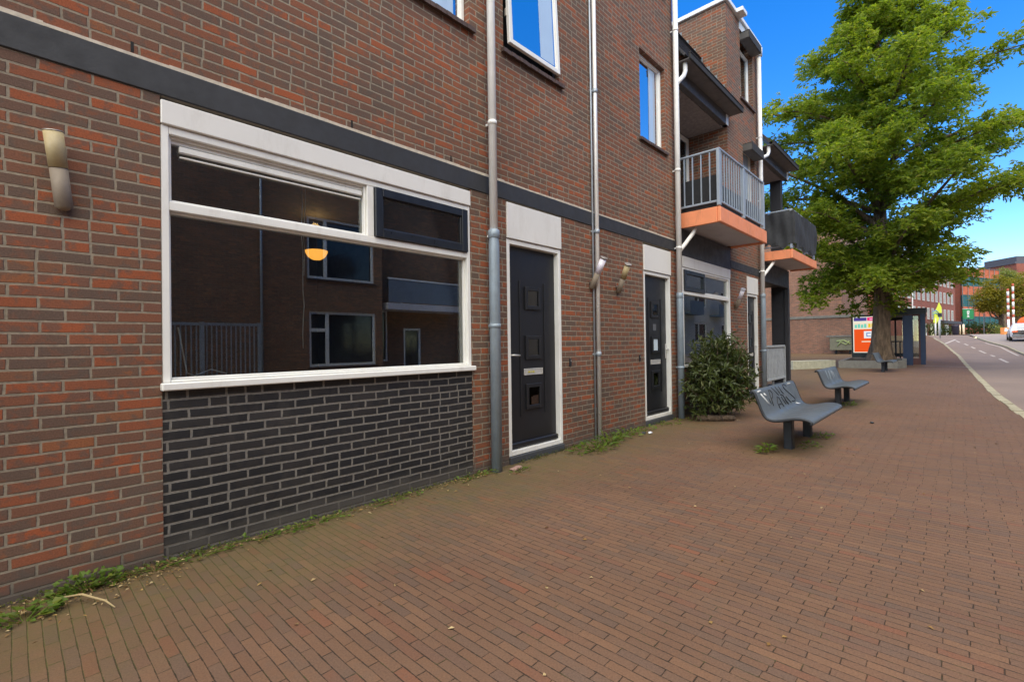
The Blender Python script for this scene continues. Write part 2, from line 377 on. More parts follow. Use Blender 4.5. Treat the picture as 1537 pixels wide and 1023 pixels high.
# ------------------------------------------------------------------ ground
def kerb_y(x):
    pts = [(-40, -3.1), (-15, -2.0), (12.15, -.79), (15.5, -.63), (28.1, -.26), (38.4, .06), (49, .62), (55.5, .99), (59., 1.28), (68, 2.1), (80, 4.0), (110, 12), (160, 30)]
    for (a, b), (c, d) in zip(pts, pts[1:]):
        if x <= c: return b+(d-b)*(x-a)/(c-a)
    return pts[-1][1]
def rkerb_y(x):
    pts = [(-40, -6.2), (-15, -5.8), (10, -4.8), (25, -3.7), (40.2, -2.65), (50.6, -2.44), (58.3, -1.75), (62, -1.45), (68, -1.0), (80, .2), (110, 6), (160, 20)]
    for (a, b), (c, d) in zip(pts, pts[1:]):
        if x <= c: return b+(d-b)*(x-a)/(c-a)
    return pts[-1][1]
XS = [-40, -25, -15, -8] + [-4+i*.5 for i in range(0, 30)] + [11+i*1. for i in range(0, 80)] + [95, 105, 120, 140, 160]
def sheet(name, ys, dz, mat, label, xs=XS, kind='structure'):
    mb = MB(); rows = []
    for x in xs:
        row = [(x, y(x) if callable(y) else y, hgt(x)+dz) for y in ys]; rows.append(len(mb.v)); mb.v += row
    n = len(ys)
    for a, b in zip(rows, rows[1:]):
        for k in range(n-1): mb.face((a+k, b+k, b+k+1, a+k+1))
    mb.smooth = False
    return struct(mb.build(name, mat), label, kind)
sheet('pavement', [kerb_y, lambda x: kerb_y(x)+.8, 3.8, 5., 9., 20., 60.], 0, M_PAVE, 'brown clinker brick pavement along the facade')
def road_mat():
    t = NT('worn asphalt'); n = t.noise(90, 4, rough=.7); b = t.noise(.6, 4)
    c = t.mix(1., t.ramp(n, [(.3, C(112, 98, 90)), (.7, C(142, 124, 114))]), t.ramp(b, [(.3, (.85, .85, .85, 1)), (.7, (1.1, 1.08, 1.06, 1))]), 'MULTIPLY')
    t.bsdf(c, .85, norm=t.bump(n, .5, .004)); return t.m
M_ROAD = road_mat()
sheet('road', [lambda x: rkerb_y(x)-.02, lambda x: kerb_y(x)+.02], -.06, M_ROAD, 'reddish grey worn road bending left uphill')
M_FAR = plain('grey far pavement', C(150, 138, 130), .85, var=.15, scale=3)
sheet('far_pavement', [-30, lambda x: rkerb_y(x)-.14], .0, M_FAR, 'grey paved strip across the road')
gm = MB(); gm.box(-600, 900, -700, 700, -1.2, -1.); struct(gm.build('ground', M_FAR), 'flat land out to the horizon')
# kerb stones of the near kerb: a row of pale blocks with gaps of dirt
mk = MB(); rnd = random.Random(3)
x = -12.
while x < 66:
    L = rnd.choice((.5, .75, .95)) if x < 30 else 1.2
    y0 = kerb_y(x+.02); y1 = kerb_y(x+L-.03); z0 = hgt(x)+.008; z1 = hgt(x+L)+.008
    j = rnd.uniform(-.004, .006); w = .15
    mk.obox((x+.018, y0-.05, z0-.2+j), (L-.036, y1-y0, z1-z0), (0, w*rnd.uniform(.8, 1.05), 0), (0, 0, .2)); x += L
M_KERB = plain('pale kerb stone', C(168, 160, 134, .9), .8, var=.3, scale=2.5, bumps=.4, dirt=.75, dirtcol=(.16, .14, .08, 1))
struct(mk.build('kerb', M_KERB), 'pale stone kerb beside the road')
mk = MB()
for a in range(-12, 66, 2):
    y0, y1 = rkerb_y(a), rkerb_y(a+2)
    mk.obox((a+.01, y0-.14, hgt(a)-.2), (1.98, y1-y0, hgt(a+2)-hgt(a)), (0, .14, 0), (0, 0, .235))
struct(mk.build('far_kerb', M_KERB), 'pale kerb on the far side of the road')
M_LINE = plain('worn white road paint', C(186, 176, 168, 1.), .8, var=.15, scale=6, dirt=.4, dirtcol=C(150, 138, 130))
ml = MB()
def strip(x0, y0, x1, y1, w, dz=-.055):
    d = Vector((x1-x0, y1-y0, 0)).normalized(); n = Vector((-d.y, d.x, 0))*w/2
    k = max(1, int(abs(x1-x0)/1.))
    for i in range(k):
        a = (x0+(x1-x0)*i/k, y0+(y1-y0)*i/k); b = (x0+(x1-x0)*(i+1)/k, y0+(y1-y0)*(i+1)/k)
        ml.quad((a[0]-n.x, a[1]-n.y, hgt(a[0])+dz), (b[0]-n.x, b[1]-n.y, hgt(b[0])+dz), (b[0]+n.x, b[1]+n.y, hgt(b[0])+dz), (a[0]+n.x, a[1]+n.y, hgt(a[0])+dz))
for a, b in [((12, -2.3), (15, -2.2)), ((18, -2.1), (21, -2.0)), ((24, -1.9), (27, -1.82)), ((33.2, -1.66), (36.8, -1.53)), ((39, -1.42), (40.6, -1.32)), ((42.8, -1.16), (46.4, -.94)), ((49, -.78), (51.6, -.62)), ((54, -.45), (56.6, -.25)), ((59, 0.05), (62, .3))]:
    strip(*a, *b, .12)
strip(40., -2.42, 51, -2.2, .10); strip(51, -2.2, 58, -1.55, .10)
strip(57., 1.0, 64.5, .35, .18)
struct(ml.build('road_markings', M_LINE), 'worn white dashes along the road')
ml = MB(); strip(28.55, 1.2, 28.2, -.24, .07, .006)
struct(ml.build('pavement_line', M_LINE), 'thin pale line across the pavement')

# ------------------------------------------------------------------ the apartment building
YF = 3.7
B = thing('apartment_building', 'long brown brick apartment building with white windows, black doors and orange balconies', 'building', (5, YF, 0))
op_low = [(.665, 3.305, 1.09, 2.976), (3.845, 4.845, 0, 2.976), (7.02, 8.0, 0, 2.976)]
w = MB()
w.wall(-6, 8.24, -.3, 2.977, YF, [o for o in op_low] + [(.665, 3.305, -.3, 1.09)], .25)
op_up = [(.4, 3.33, 4.70, 6.6), (3.84, 4.86, 4.70, 6.6), (7.0, 7.9, 4.68, 6.12), (7.0, 7.9, 7.45, 8.5)]
w.wall(-6, 8.24, 3.175, 9.0, YF, op_up, .25)
w.quad((8.24, YF, 3.175), (8.24, 6, 3.175), (8.24, 6, 9.0), (8.24, YF, 9.0))                  # return wall beside the balcony
w.wall(8.24, 8.5, -.3, 2.977, YF+.002, [], .25)
w.wall(8.5, 11.0, -.3, .9, YF+.004, [], .25)
# bay to the right of the first balcony
w.wall(11.0, 13.4, -.3, 2.977, YF, [(12.13, 12.95, 0, 2.9)], .25)
w.wall(11.0, 13.4, 3.165, 8.93, YF, [(12.02, 12.9, 4.75, 6.05), (11.93, 12.85, 7.15, 8.73)], .25)
w.quad((11.0, YF, 3.43), (11.0, YF, 8.93), (11.0, 9, 8.93), (11.0, 9, 3.43))
w.quad((13.4, YF, -.3), (13.4, 9, -.3), (13.4, 9, 8.93), (13.4, YF, 8.93))
w.quad((8.24, 4.62, 3.43), (11.0, 4.62, 3.43), (11.0, 4.62, 6.4), (8.24, 4.62, 6.4))           # back of the loggia
w.quad((13.4, 5.3, -.3), (16., 5.3, -.3), (16., 5.3, 6.4), (13.4, 5.3, 6.4))                   # back of the porch and of the second loggia
w.quad((16., 5.3, -.3), (16., 14, -.3), (16., 14, 6.4), (16., 5.3, 6.4))
w.quad((-6, YF, -.3), (-6, 14, -.3), (-6, 14, 9), (-6, YF, 9)); w.quad((-6, 14, -.3), (16, 14, -.3), (16, 14, 9), (-6, 14, 9))
w.build('brick_wall', M_BRICK, B)
w = MB(); w.quad((-6, YF, 9.0), (8.24, YF, 9.0), (8.24, 14, 9.0), (-6, 14, 9.0)); w.quad((11.0, YF, 8.93), (13.4, YF, 8.93), (13.4, 14, 8.93), (11.0, 14, 8.93))
w.quad((8.24, 5., 8.8), (11, 5., 8.8), (11, 14, 8.8), (8.24, 14, 8.8)); w.quad((13.4, 5., 6.41), (16, 5., 6.41), (16, 14, 6.41), (13.4, 14, 6.41))
w.build('flat_roof', M_GUT, B)
w = MB(); w.wall(.665, 3.305, -.3, 1.09, YF+.005, [], .2); w.build('black_brick_panel', M_BLACK, B, 'black glazed brick panel under the big window')
# dark concrete band with the lime line above it
w = MB(); w.bbox(-6, 8.24, YF-.012, YF+.2, 2.977, 3.165, .006); w.bbox(11.04, 13.4, YF-.012, YF+.2, 2.977, 3.155, .006); w.build('concrete_band', M_BAND, B)
w = MB(); rr = random.Random(5); x = -6.
while x < 8.2:
    L = rr.uniform(.15, .5); w.box(x, min(8.2, x+L), YF-.004-rr.uniform(0, .006), YF+.1, 3.163, 3.181+rr.uniform(0, .012)); x += L
w.build('mortar_line', M_MORT, B)
M_GAP = plain('dark gap', (.008, .008, .008, 1), .9)
for x in (-2.3, .52, 1.98, 3.05, 4.62, 5.9, 7.2):
    w = MB(); w.box(x, x+.016, YF-.0015, YF+.02, 3.19, 3.255); w.build('weep_hole', M_GAP, B)

# --- the big window
w = MB(); w.bbox(.668, 3.302, YF-.016, YF+.06, 2.795, 2.948, .005); w.build('fascia_panel', M_PANEL, B)
w = MB()
w.bbox(.668, .712, YF+.002, YF+.12, 1.135, 2.793); w.bbox(3.258, 3.302, YF+.002, YF+.12, 1.135, 2.793)
w.bbox(.712, 3.258, YF+.004, YF+.12, 2.742, 2.793); w.bbox(.712, 3.258, YF+.004, YF+.12, 2.248, 2.306)
w.bbox(2.126, 2.190, YF+.006, YF+.12, 2.306, 2.742); w.bbox(.712, 3.258, YF+.004, YF+.12, 1.135, 1.150)
w.rect(.712, 3.258, 1.150, 2.248, YF+.040, YF+.11, .013); w.rect(.712, 2.126, 2.306, 2.742, YF+.030, YF+.11, .017)
w.bbox(.73, 2.108, YF+.052, YF+.1, 2.70, 2.724, .003)
W1 = w.build('window', M_WHITE, B, 'big white framed window with a black vent')
w = MB(); w.bbox(.655, 3.32, YF-.055, YF+.12, 1.085, 1.134, .007); w.build('sill', M_WHITE, W1)
w = MB(); w.rect(2.192, 3.256, 2.308, 2.740, YF-.022, YF+.05, .074)
w.rect(2.266, 3.182, 2.382, 2.666, YF-.004, YF+.045, .012); w.build('vent_sash', M_BFRAME, W1)
w = MB(); w.box(.722, 3.248, YF+.072, YF+.080, 1.158, 2.24); w.box(.725, 2.112, YF+.072, YF+.080, 2.318, 2.73); w.box(2.276, 3.172, YF+.012, YF+.018, 2.392, 2.656)
w.build('pane', M_GLASS, W1)
w = MB(); w.bbox(.775, 2.095, YF+.036, YF+.07, 2.650, 2.690, .004); w.bbox(.78, 2.09, YF+.05, YF+.07, 2.618, 2.628, .002); w.build('blind_rail', M_WHITE, W1)
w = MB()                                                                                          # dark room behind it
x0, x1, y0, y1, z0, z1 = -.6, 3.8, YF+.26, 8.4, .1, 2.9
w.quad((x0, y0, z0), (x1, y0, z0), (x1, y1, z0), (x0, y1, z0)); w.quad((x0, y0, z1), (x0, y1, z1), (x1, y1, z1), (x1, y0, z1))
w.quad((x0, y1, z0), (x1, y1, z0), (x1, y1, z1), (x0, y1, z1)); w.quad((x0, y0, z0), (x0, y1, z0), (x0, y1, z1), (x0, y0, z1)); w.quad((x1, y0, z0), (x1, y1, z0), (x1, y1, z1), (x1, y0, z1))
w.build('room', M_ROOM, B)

# --- other windows of the facade
def window(x0, x1, z0, z1, yrec, name_label, gl=M_SKYGL, fw=.042, curtain=None, sill=True, frame=None):
    w = MB(); w.rect(x0+.004, x1-.004, z0+.004, z1-.004, YF+yrec, YF+yrec+.07, fw); w.rect(x0+fw, x1-fw, z0+fw, z1-fw, YF+yrec+.02, YF+yrec+.06, .022)
    o = w.build('window', frame or M_WHITE, B, name_label)
    w = MB(); w.box(x0+fw+.02, x1-fw-.02, YF+yrec+.035, YF+yrec+.041, z0+fw+.02, z1-fw-.02); w.build('pane', gl, o)
    if curtain:
        w = MB()
        for a, b in curtain:
            n = max(3, int((b-a)/.07))
            for i in range(n):
                u0 = a+(b-a)*i/n; u1 = a+(b-a)*(i+1)/n; y = YF+yrec+.031
                w.quad((u0, y+.003*(i % 2), z0+.09), (u1, y+.003*((i+1) % 2), z0+.09), (u1, y+.003*((i+1) % 2), z1-.09), (u0, y+.003*(i % 2), z1-.09))
        w.build('curtain', M_FILMW, o)
    if sill:
        w = MB(); x = x0-.05; rr = random.Random(int(x0*100))
        while x < x1+.03:
            w.obox((x+.002, YF-.05+rr.uniform(-.004, .004), z0-.075), (.062, 0, 0), (0, .2, .04), (0, 0, .045)); x += .066
        w.build('sill', M_SILL, o)
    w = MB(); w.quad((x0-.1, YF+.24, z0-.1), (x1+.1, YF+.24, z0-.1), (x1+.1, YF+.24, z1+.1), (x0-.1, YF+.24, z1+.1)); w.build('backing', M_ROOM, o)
    return o
window(.4, 3.33, 4.70, 6.6, .075, 'upper white window at the top edge above the big window', curtain=[(2.3, 3.2)])
window(7.0, 7.9, 4.68, 6.12, .075, 'upper white window nearest the first balcony', curtain=[(7.50, 7.74)])
window(7.0, 7.9, 7.45, 8.5, .075, 'topmost window above the upper windows')
o = window(12.02, 12.9, 4.75, 6.05, .1, 'white window behind the balcony railing', M_FILM, curtain=[(12.1, 12.8)])
o = window(11.93, 12.85, 7.15, 8.45, .1, 'narrow white window high under the flat roof', M_FILM, curtain=[(12.0, 12.3)])
# window with its sash pushed open at the bottom
w = MB(); w.rect(3.844, 4.856, 4.704, 6.596, YF+.06, YF+.13, .05); W2 = w.build('window', M_BFRAME, B, 'upper window with its sash pushed open')
w = MB(); x0, x1, z0, z1 = 3.875, 4.80, 4.745, 6.55
w.rect(x0, x1, z0, z1, YF-.0, YF+.045, .05); w.rect(x0+.05, x1-.05, z0+.05, z1-.05, YF+.012, YF+.04, .02)
def tilt(mb, out):
    mb.v = [(a, b-out*(z1-c)/(z1-z0), c) for a, b, c in mb.v]
tilt(w, .075); S2 = w.build('sash', M_WHITE, W2)
w2 = MB(); w2.box(x0+.06, x1-.06, YF+.022, YF+.028, z0+.06, z1-.06); tilt(w2, .075); w2.build('pane', M_SKYGL, W2)
w2 = MB(); w2.quad((4.44, YF+.0205, z0+.085), (4.70, YF+.0205, z0+.085), (4.70, YF+.0205, z1-.085), (4.44, YF+.0205, z1-.085)); tilt(w2, .075)
w2.build('curtain', M_FILMW, W2)
w2 = MB(); w2.bbox(3.862, 3.874, YF-.03, YF+.0, 5.06, 5.15, .003); w2.build('hinge', M_STEEL, W2)
w2 = MB(); x = 3.80; rr = random.Random(8)
while x < 4.88:
    w2.obox((x+.002, YF-.05+rr.uniform(-.004, .004), 4.625), (.062, 0, 0), (0, .2, .04), (0, 0, .045)); x += .066
w2.build('sill', M_SILL, W2)
w2 = MB(); w2.quad((3.7, YF+.24, 4.6), (5., YF+.24, 4.6), (5., YF+.24, 6.7), (3.7, YF+.24, 6.7)); w2.build('backing', M_ROOM, W2)

# --- shop-like window under the first balcony
w = MB(); w.bbox(8.5, 11.04, YF-.006, YF+.2, 2.94, 3.43, .006); w.build('lintel_panel', M_DPANEL, B, 'wide charcoal panel under the first balcony')
w = MB(); w.bbox(8.503, 10.997, YF-.012, YF+.06, 2.735, 2.937, .004); w.build('fascia_panel', M_PANEL, B)
w = MB(); w.bbox(8.503, 8.56, YF+.002, YF+.1, .93, 2.733); w.bbox(10.935, 10.997, YF+.002, YF+.1, .93, 2.733)
w.bbox(8.56, 10.935, YF+.004, YF+.1, 2.695, 2.733); w.bbox(8.56, 10.935, YF+.004, YF+.1, 2.235, 2.300); w.bbox(9.53, 9.60, YF+.006, YF+.1, 2.30, 2.695); w.bbox(8.503, 10.997, YF-.03, YF+.1, .88, .928)
w.rect(9.60, 10.935, 2.30, 2.695, YF+.03, YF+.09, .03)
W3 = w.build('window', M_WHITE, B, 'pale white window behind the shrub')
w = MB(); w.rect(8.562, 9.528, 2.302, 2.693, YF-.02, YF+.05, .075); w.build('vent_sash', M_BFRAME, W3)
w = MB(); w.box(8.57, 10.925, YF+.06, YF+.066, .94, 2.225); w.box(9.64, 10.895, YF+.06, YF+.066, 2.34, 2.655); w.box(8.645, 9.445, YF+.01, YF+.016, 2.385, 2.61); w.build('pane', M_FILM, W3)
w = MB(); w.quad((8.56, YF+.10, .94), (10.93, YF+.10, .94), (10.93, YF+.10, 2.7), (8.56, YF+.10, 2.7)); w.build('curtain', plain('grey green net curtain', C(176, 182, 172), .9), W3)

# --- front doors
M_HALL = plain('dim brown hallway', (.07, .05, .035, 1), .9, var=.5, scale=4)
def door(x0, x1, ztop, fas, label, handle_left=True, zb=.085, glassz=True):
    w = MB(); zl = zb+.055
    w.bbox(x0+.055, x1-.055, YF+.07, YF+.115, zl+.012, ztop-.055, .004)
    lx0, lx1 = x0+.055, x1-.055; cx = (lx0+lx1)/2+.01; hw = .145
    for s in (-1, 1):                                      # planted mouldings
        w.bbox(cx+s*.225-.012, cx+s*.225+.012, YF+.058, YF+.071, .5, 2.10, .003)
    panes = [(1.765, 2.035), (1.17, 1.452), (.575, .875)]
    for a, b in panes: w.rect(cx-hw, cx+hw, a, b, YF+.045, YF+.0705, .045)
    w.bbox(lx0+.005, lx1-.005, YF+.03, YF+.0705, zl+.012, zl+.075, .012)
    D = w.build('door', M_DOOR, B, label)
    w = MB(); w.bbox(x0+.002, x0+.055, YF+.002, YF+.13, zb, ztop); w.bbox(x1-.055, x1-.002, YF+.002, YF+.13, zb, ztop)
    w.bbox(x0+.055, x1-.055, YF+.003, YF+.13, ztop-.053, ztop); w.bbox(x0+.055, x1-.055, YF+.003, YF+.13, zb, zl); w.build('frame', M_WHITE, D)
    w = MB(); w.bbox(x0+.002, x1-.002, YF-.022, YF+.13, 0-.1, zb-.004, .006); w.build('threshold', M_STONE, D)
    w = MB(); w.bbox(x0+.002, x1-.002, YF-.018, YF+.06, ztop+.006, fas, .005); w.build('top_panel', M_PANEL, D)
    for a, b in panes:
        w = MB(); w.box(cx-hw+.043, cx+hw-.043, YF+.062, YF+.068, a+.043, b-.043); w.build('pane', M_DGLASS, D)
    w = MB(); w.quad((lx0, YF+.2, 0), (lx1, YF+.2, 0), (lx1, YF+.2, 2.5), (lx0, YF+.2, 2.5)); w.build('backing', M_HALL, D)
    w = MB(); hx = lx0+.035 if handle_left else lx1-.035; s = 1 if handle_left else -1
    w.bbox(hx-.018, hx+.018, YF+.054, YF+.071, 1.07, 1.32, .004)
    w.tube([(hx, YF+.06, 1.225), (hx, YF+.01, 1.225), (hx+s*.03, YF+.004, 1.225), (hx+s*.12, YF+.008, 1.22)], [.011, .011, .012, .010], 10); w.build('handle', M_HARD, D)
    w = MB(); w.rect(cx-.17, cx+.17, .98, 1.058, YF+.055, YF+.072, .012); w.bbox(cx-.155, cx+.155, YF+.06, YF+.0712, .99, 1.046, .004); w.build('letter_slot', M_HARD, D)
    return D
D1 = door(3.845, 4.845, 2.545, 2.955, 'near black front door between the thick and thin drain pipes')
M_STK = plain('yellow sticker', C(210, 200, 60), .5)
for u0, u1 in ((4.25, 4.285), (4.305, 4.315), (4.33, 4.36)):
    w = MB(); w.box(u0, u1, YF+.052, YF+.0545, 1.01, 1.028); w.build('sticker', M_STK, D1)
D2 = door(7.02, 8.0, 2.515, 2.935, 'second black front door next to the shrub', False)
w = MB(); w.box(7.455, 7.565, YF+.066, YF+.0698, 1.55, 1.66); w.build('notice', plain('grey notice', C(90, 92, 96), .6), D2)
w = MB(); w.bbox(7.46, 7.60, YF+.058, YF+.0615, 1.19, 1.41, .001); w.build('paper', plain('pale paper', C(190, 205, 214), .8), D2)
D3 = door(12.13, 12.95, 2.49, 2.9, 'third black front door beyond the shrub', False)
for x, z in ((4.99, 1.11), (6.83, 1.11)):
    w = MB(); w.bbox(x, x+.036, YF-.018, YF+.01, z-.055, z+.045, .005)
    o = w.build('doorbell', M_BFRAME, B); w = MB(); w.tube([(x+.018, YF-.022, z+.015), (x+.018, YF-.015, z+.015)], .008, 10); w.build('button', M_STEEL, o)

# --- balconies
def balcony(x0, x1, yf, z0, z1, label, bars, xposts, side=4):
    w = MB()
    w.cur = 0; w.bbox(x0, x1, yf, yf+.06, z0, z1, .012); w.bbox(x0, x0+.06, yf+.06, YF, z0, z1, .006); w.bbox(x1-.06, x1, yf+.06, YF, z0, z1, .006)
    w.cur = 1; w.box(x0+.06, x1-.06, yf+.06, YF+.9, z0+.045, z1-.004)
    o = w.build('balcony', [M_ORANGE, M_SOFFIT], B, label)
    w = MB(); zt = z1+.985
    yr = yf+.03; xl = x0+.03
    for p in xposts: w.bbox(p-.045, p+.045, yr-.022, yr+.03, z1+.02, zt, .005); 
    w.bbox(xl-.02, xposts[-1]+.03, yr-.025, yr+.03, zt, zt+.035, .006); w.bbox(xposts[0]+.046, xposts[-1]-.046, yr-.012, yr+.012, z1+.085, z1+.12, .004)
    w.bbox(xl-.025, xl+.025, yr+.031, YF-.02, zt, zt+.03, .005); w.bbox(xl-.012, xl+.012, yr+.031, YF-.02, z1+.085, z1+.12, .004)
    for a, b in zip(xposts, xposts[1:]):
        n = max(2, int((b-a)/bars))
        for i in range(1, n): w.box(a+(b-a)*i/n-.008, a+(b-a)*i/n+.008, yr-.01, yr+.01, z1+.12, zt)
    for i in range(1, side+1): w.box(xl-.01, xl+.01, yr+(YF-yr)*i/(side+.6)-.009, yr+(YF-yr)*i/(side+.6)+.009, z1+.12, zt)
    w.build('railing', M_RAILB, o)
    return o
B1 = balcony(8.42, 11.12, 2.97, 3.42, 3.69, 'orange balcony with open grey railing', .125, [8.46, 9.72, 10.98])
w = MB(); w.box(8.50, 8.512, 3.06, 3.69, 3.70, 4.27); w.build('windbreak', plain('black windbreak', C(24, 25, 28), .7), B1)
w = MB(); w.box(8.52, 10.9, 3.03, 3.045, 3.70, 4.12); w.build('screen_cloth', plain('blue grey cloth', C(50, 58, 68), .8), B1)
B2 = balcony(13.5, 16.2, 3.02, 3.42, 3.65, 'orange balcony wrapped in black cloth', .14, [13.54, 14.85, 15.98])
def cloth():
    w = MB(); nz = 14
    path = [(13.50, 3.68-i*(.68/14)) for i in range(15)] + [(13.50+i*(2.55/36), 3.015) for i in range(1, 37)]
    ids = []
    for i, (x, y) in enumerate(path):
        col = []
        for k in range(nz+1):
            f = k/nz; z = 3.755+f*.86; wv = .014*math.sin(i*1.3+2.1*f)+.012*math.sin(i*.47+5*f)+.012*math.sin(7*f+i*.2)
            z += (1-f)*(.05*math.sin(i*.55)+.03*math.sin(i*1.21)); z += f*.004*math.sin(i*2)
            col.append(len(w.v)); w.v.append((x-(wv if i < 15 else 0)-.030, y-(wv if i >= 14 else 0)-.035, z))
        ids.append(col)
    w.smooth = True
    for a, b in zip(ids, ids[1:]):
        for k in range(nz): w.face((a[k], b[k], b[k+1], a[k+1]))
    w.build('screen_cloth', M_CLOTH, B2)
cloth()
# first loggia: ceiling, beam, gutter, steep roof, balcony door
w = MB(); w.box(8.25, 10.995, 3.8, 4.615, 6.13, 6.2); w.build('loggia_ceiling', M_ROUGH, B)
def eave(x0, x1, wall_end, label):
    w = MB()
    w.cur = 0; w.bbox(x0, wall_end, 3.68, 3.79, 6.13, 6.37, .006)
    w.cur = 1
    for i in range(3):
        a = x0+(x1-x0)*i/3; b = x0+(x1-x0)*(i+1)/3-.008; w.bbox(a, b, 3.42, 3.70, 6.37, 6.385, .002)
    w.cur = 2; w.bbox(x0, x1, 3.385, 3.42, 6.36, 6.46, .006); w.bbox(x0, x1, 3.375, 3.43, 6.462, 6.48, .005)
    o = w.build('eave', [M_GUT, plain('soffit boards', C(92, 88, 86, 1.1), .7, var=.2, scale=5), plain('dull black gutter', C(44, 43, 42), .85)], B, label)
    w = MB(); w.bbox(wall_end-.14, wall_end-.003, 3.672, 3.8, 6.13, 6.36, .004); w.build('beam_end', M_PANEL, o)
    return o
eave(8.28, 11.1, 11.0, 'dark eave above the first balcony')
eave(13.42, 16.02, 16.02, 'dark eave above the cloth wrapped balcony')
w = MB(); s60 = Vector((0, 1.25, 2.2))
for i in range(9):
    f0, f1 = i/9, (i+1)/9
    a = Vector((8.26, 3.50, 6.44))+s60*f0; w.obox(a, (2.72, 0, 0), s60*(f1-f0)*1.02+Vector((0, .02, 0)), (0, -.035, .02))
w.build('roof', M_TILE, B, 'steep dark tiled roof behind the first eave')
w = MB(); a = Vector((8.3, 4.32, 7.80)); w.obox(a, (2.66, 0, 0), (0, .55, .80), (0, -.10, .06)); w.build('roof_hatch', plain('dull dark hatch', C(40, 40, 42), .85), B)
w = MB()
for k, (y, z) in enumerate([(3.72, 6.75), (3.88, 7.02), (4.04, 7.29), (4.2, 7.56), (4.36, 7.83), (4.52, 8.1), (4.68, 8.37), (4.84, 8.62)]): w.box(10.985, 10.998, y-.14, y+.06, z-.20, z+.06+.002*k)
w.build('step_flashing', M_LEAD, B)
w = MB(); w.obox((13.44, 3.50, 6.44), (2.56, 0, 0), (0, .75, .95), (0, -.05, .03)); w.build('roof', M_TILE, B)
w = MB(); w.rect(10.0, 10.98, 3.7, 6.1, 4.57, 4.63, .09); o = w.build('balcony_door', M_WHITE, B); w = MB(); w.box(10.09, 10.89, 4.60, 4.606, 3.79, 6.01); w.build('pane', M_FILM, o)
w = MB(); w.quad((10.05, 4.616, 3.75), (10.95, 4.616, 3.75), (10.95, 4.616, 6.05), (10.05, 4.616, 6.05)); w.build('curtain', plain('grey net curtain', C(150, 155, 160), .9), o)
w = MB(); w.box(13.41, 15.98, 3.8, 5.29, 6.13, 6.2); w.build('loggia_ceiling', M_ROUGH, B)
w = MB(); w.bbox(15.8, 15.98, 3.82, 4.12, 3.65, 6.13, .01); w.build('loggia_post', M_DPANEL, B)
# roof edge of the bay, awning boxes, white fascia
w = MB(); w.bbox(10.94, 13.46, YF-.06, YF+.2, 8.935, 9.03, .008); w.bbox(10.94, 11.1, YF+.2, 9, 8.935, 9.03, .008); w.bbox(11.55, 11.85, YF-.2, YF-.06, 8.93, 9.02, .006); w.build('coping', M_COPE, B)
w = MB(); w.bbox(11.88, 12.88, YF-.012, YF+.02, 8.74, 8.93, .004); w.build('fascia_panel', M_PANEL, B)
for (a, b, z) in ((11.93, 12.88, 8.48), (12.02, 12.93, 5.86)):
    w = MB(); w.cur = 0; w.bbox(a, b, YF-.20, YF+.02, z, z+.17, .012); w.cur = 1; w.bbox(a, b, YF-.215, YF-.202, z-.005, z+.185, .004); w.box(a, b, YF-.201, YF+.01, z+.171, z+.18)
    w.build('awning_box', [plain('grey awning box', C(84, 82, 80), .7), plain('dark awning lip', C(48, 46, 44), .8)], B)
# porch under the second balcony
w = MB(); w.bbox(13.5, 16.0, YF-.004, YF+.12, 2.90, 3.42, .006); w.bbox(15.86, 16.0, YF-.012, YF+.1, -.1, 2.90, .008); w.box(15.9, 15.99, YF+.1, 4.16, -.1, 2.96); w.build('porch_frame', M_DPANEL, B, 'charcoal beam and corner post of the porch')
w = MB(); w.box(13.41, 15.89, YF+.12, 5.29, 2.96, 3.0); w.build('porch_ceiling', M_DPANEL, B)
w = MB(); w.rect(13.6, 15.5, .25, 2.8, 5.2, 5.28, .08); w.bbox(14.5, 14.58, 5.21, 5.27, .33, 2.72); o = w.build('porch_door', M_WHITE, B); w = MB(); w.box(13.69, 15.41, 5.235, 5.24, .34, 2.71); w.build('pane', M_FILM, o)
w = MB()
for i in range(13):
    x = 13.60+i*.138; w.bbox(x, x+.118, YF+.02, YF+.045, .30, 1.16, .004)
w.bbox(13.58, 15.42, YF-.01, YF+.06, 1.165, 1.225, .006); w.bbox(13.58, 15.42, YF-.005, YF+.055, .27, .325, .006)
w.bbox(14.42, 14.49, YF+.05, YF+.09, -.02, 1.15, .004); w.bbox(15.42, 15.48, YF-.005, YF+.06, -.02, 1.2, .004); w.build('porch_railing', M_WOODG, B)
w = MB(); w.bbox(13.5, 15.9, YF+.0, YF+.3, -.1, .1, .01); w.build('porch_step', M_STONE, B)
# ------------------------------------------------------------------ drain pipes and wall lamps
def drain(x, ztop, zjoint, label, r1=.048, r2=.064, elbows=None, y=3.61, brackets=(), zbot=-.02, mats=None):
    up, lo = mats or (M_PVC, M_ZINC)
    D = thing('drain_pipe', label, 'drain pipe', (x, y, 0))
    w = MB(); w.tube([(x, y, zjoint+.1), (x, y, ztop)], r1, 16); w.build('upper_pipe', up, D)
    w = MB(); w.tube([(x, y, zbot), (x, y, zjoint), (x, y, zjoint+.06), (x, y, zjoint+.11)], [r2, r2, r1*1.12, r1*1.1], 16); w.build('lower_pipe', lo, D)
    for z in brackets:
        w = MB(); r = r1 if z > zjoint else r2
        w.tube([(x, y, z-.022), (x, y, z+.022)], r+.005, 16); w.bbox(x-.012, x+.012, y+r*.8, 3.705, z-.012, z+.012, .003); w.build('bracket', up if z > zjoint else lo, D)
    for z in (zjoint+.1, ):
        w = MB(); w.tube([(x, y, z-.05), (x, y, z-.04), (x, y, z+.04), (x, y, z+.05)], [r1*1.04, r2*1.05, r2*1.05, r1*1.04], 16); w.build('joint_collar', lo, D)
    for e in (elbows or []):
        w = MB(); w.tube(e[0], e[1], 12); w.build('branch_pipe', e[2], D)
    return D
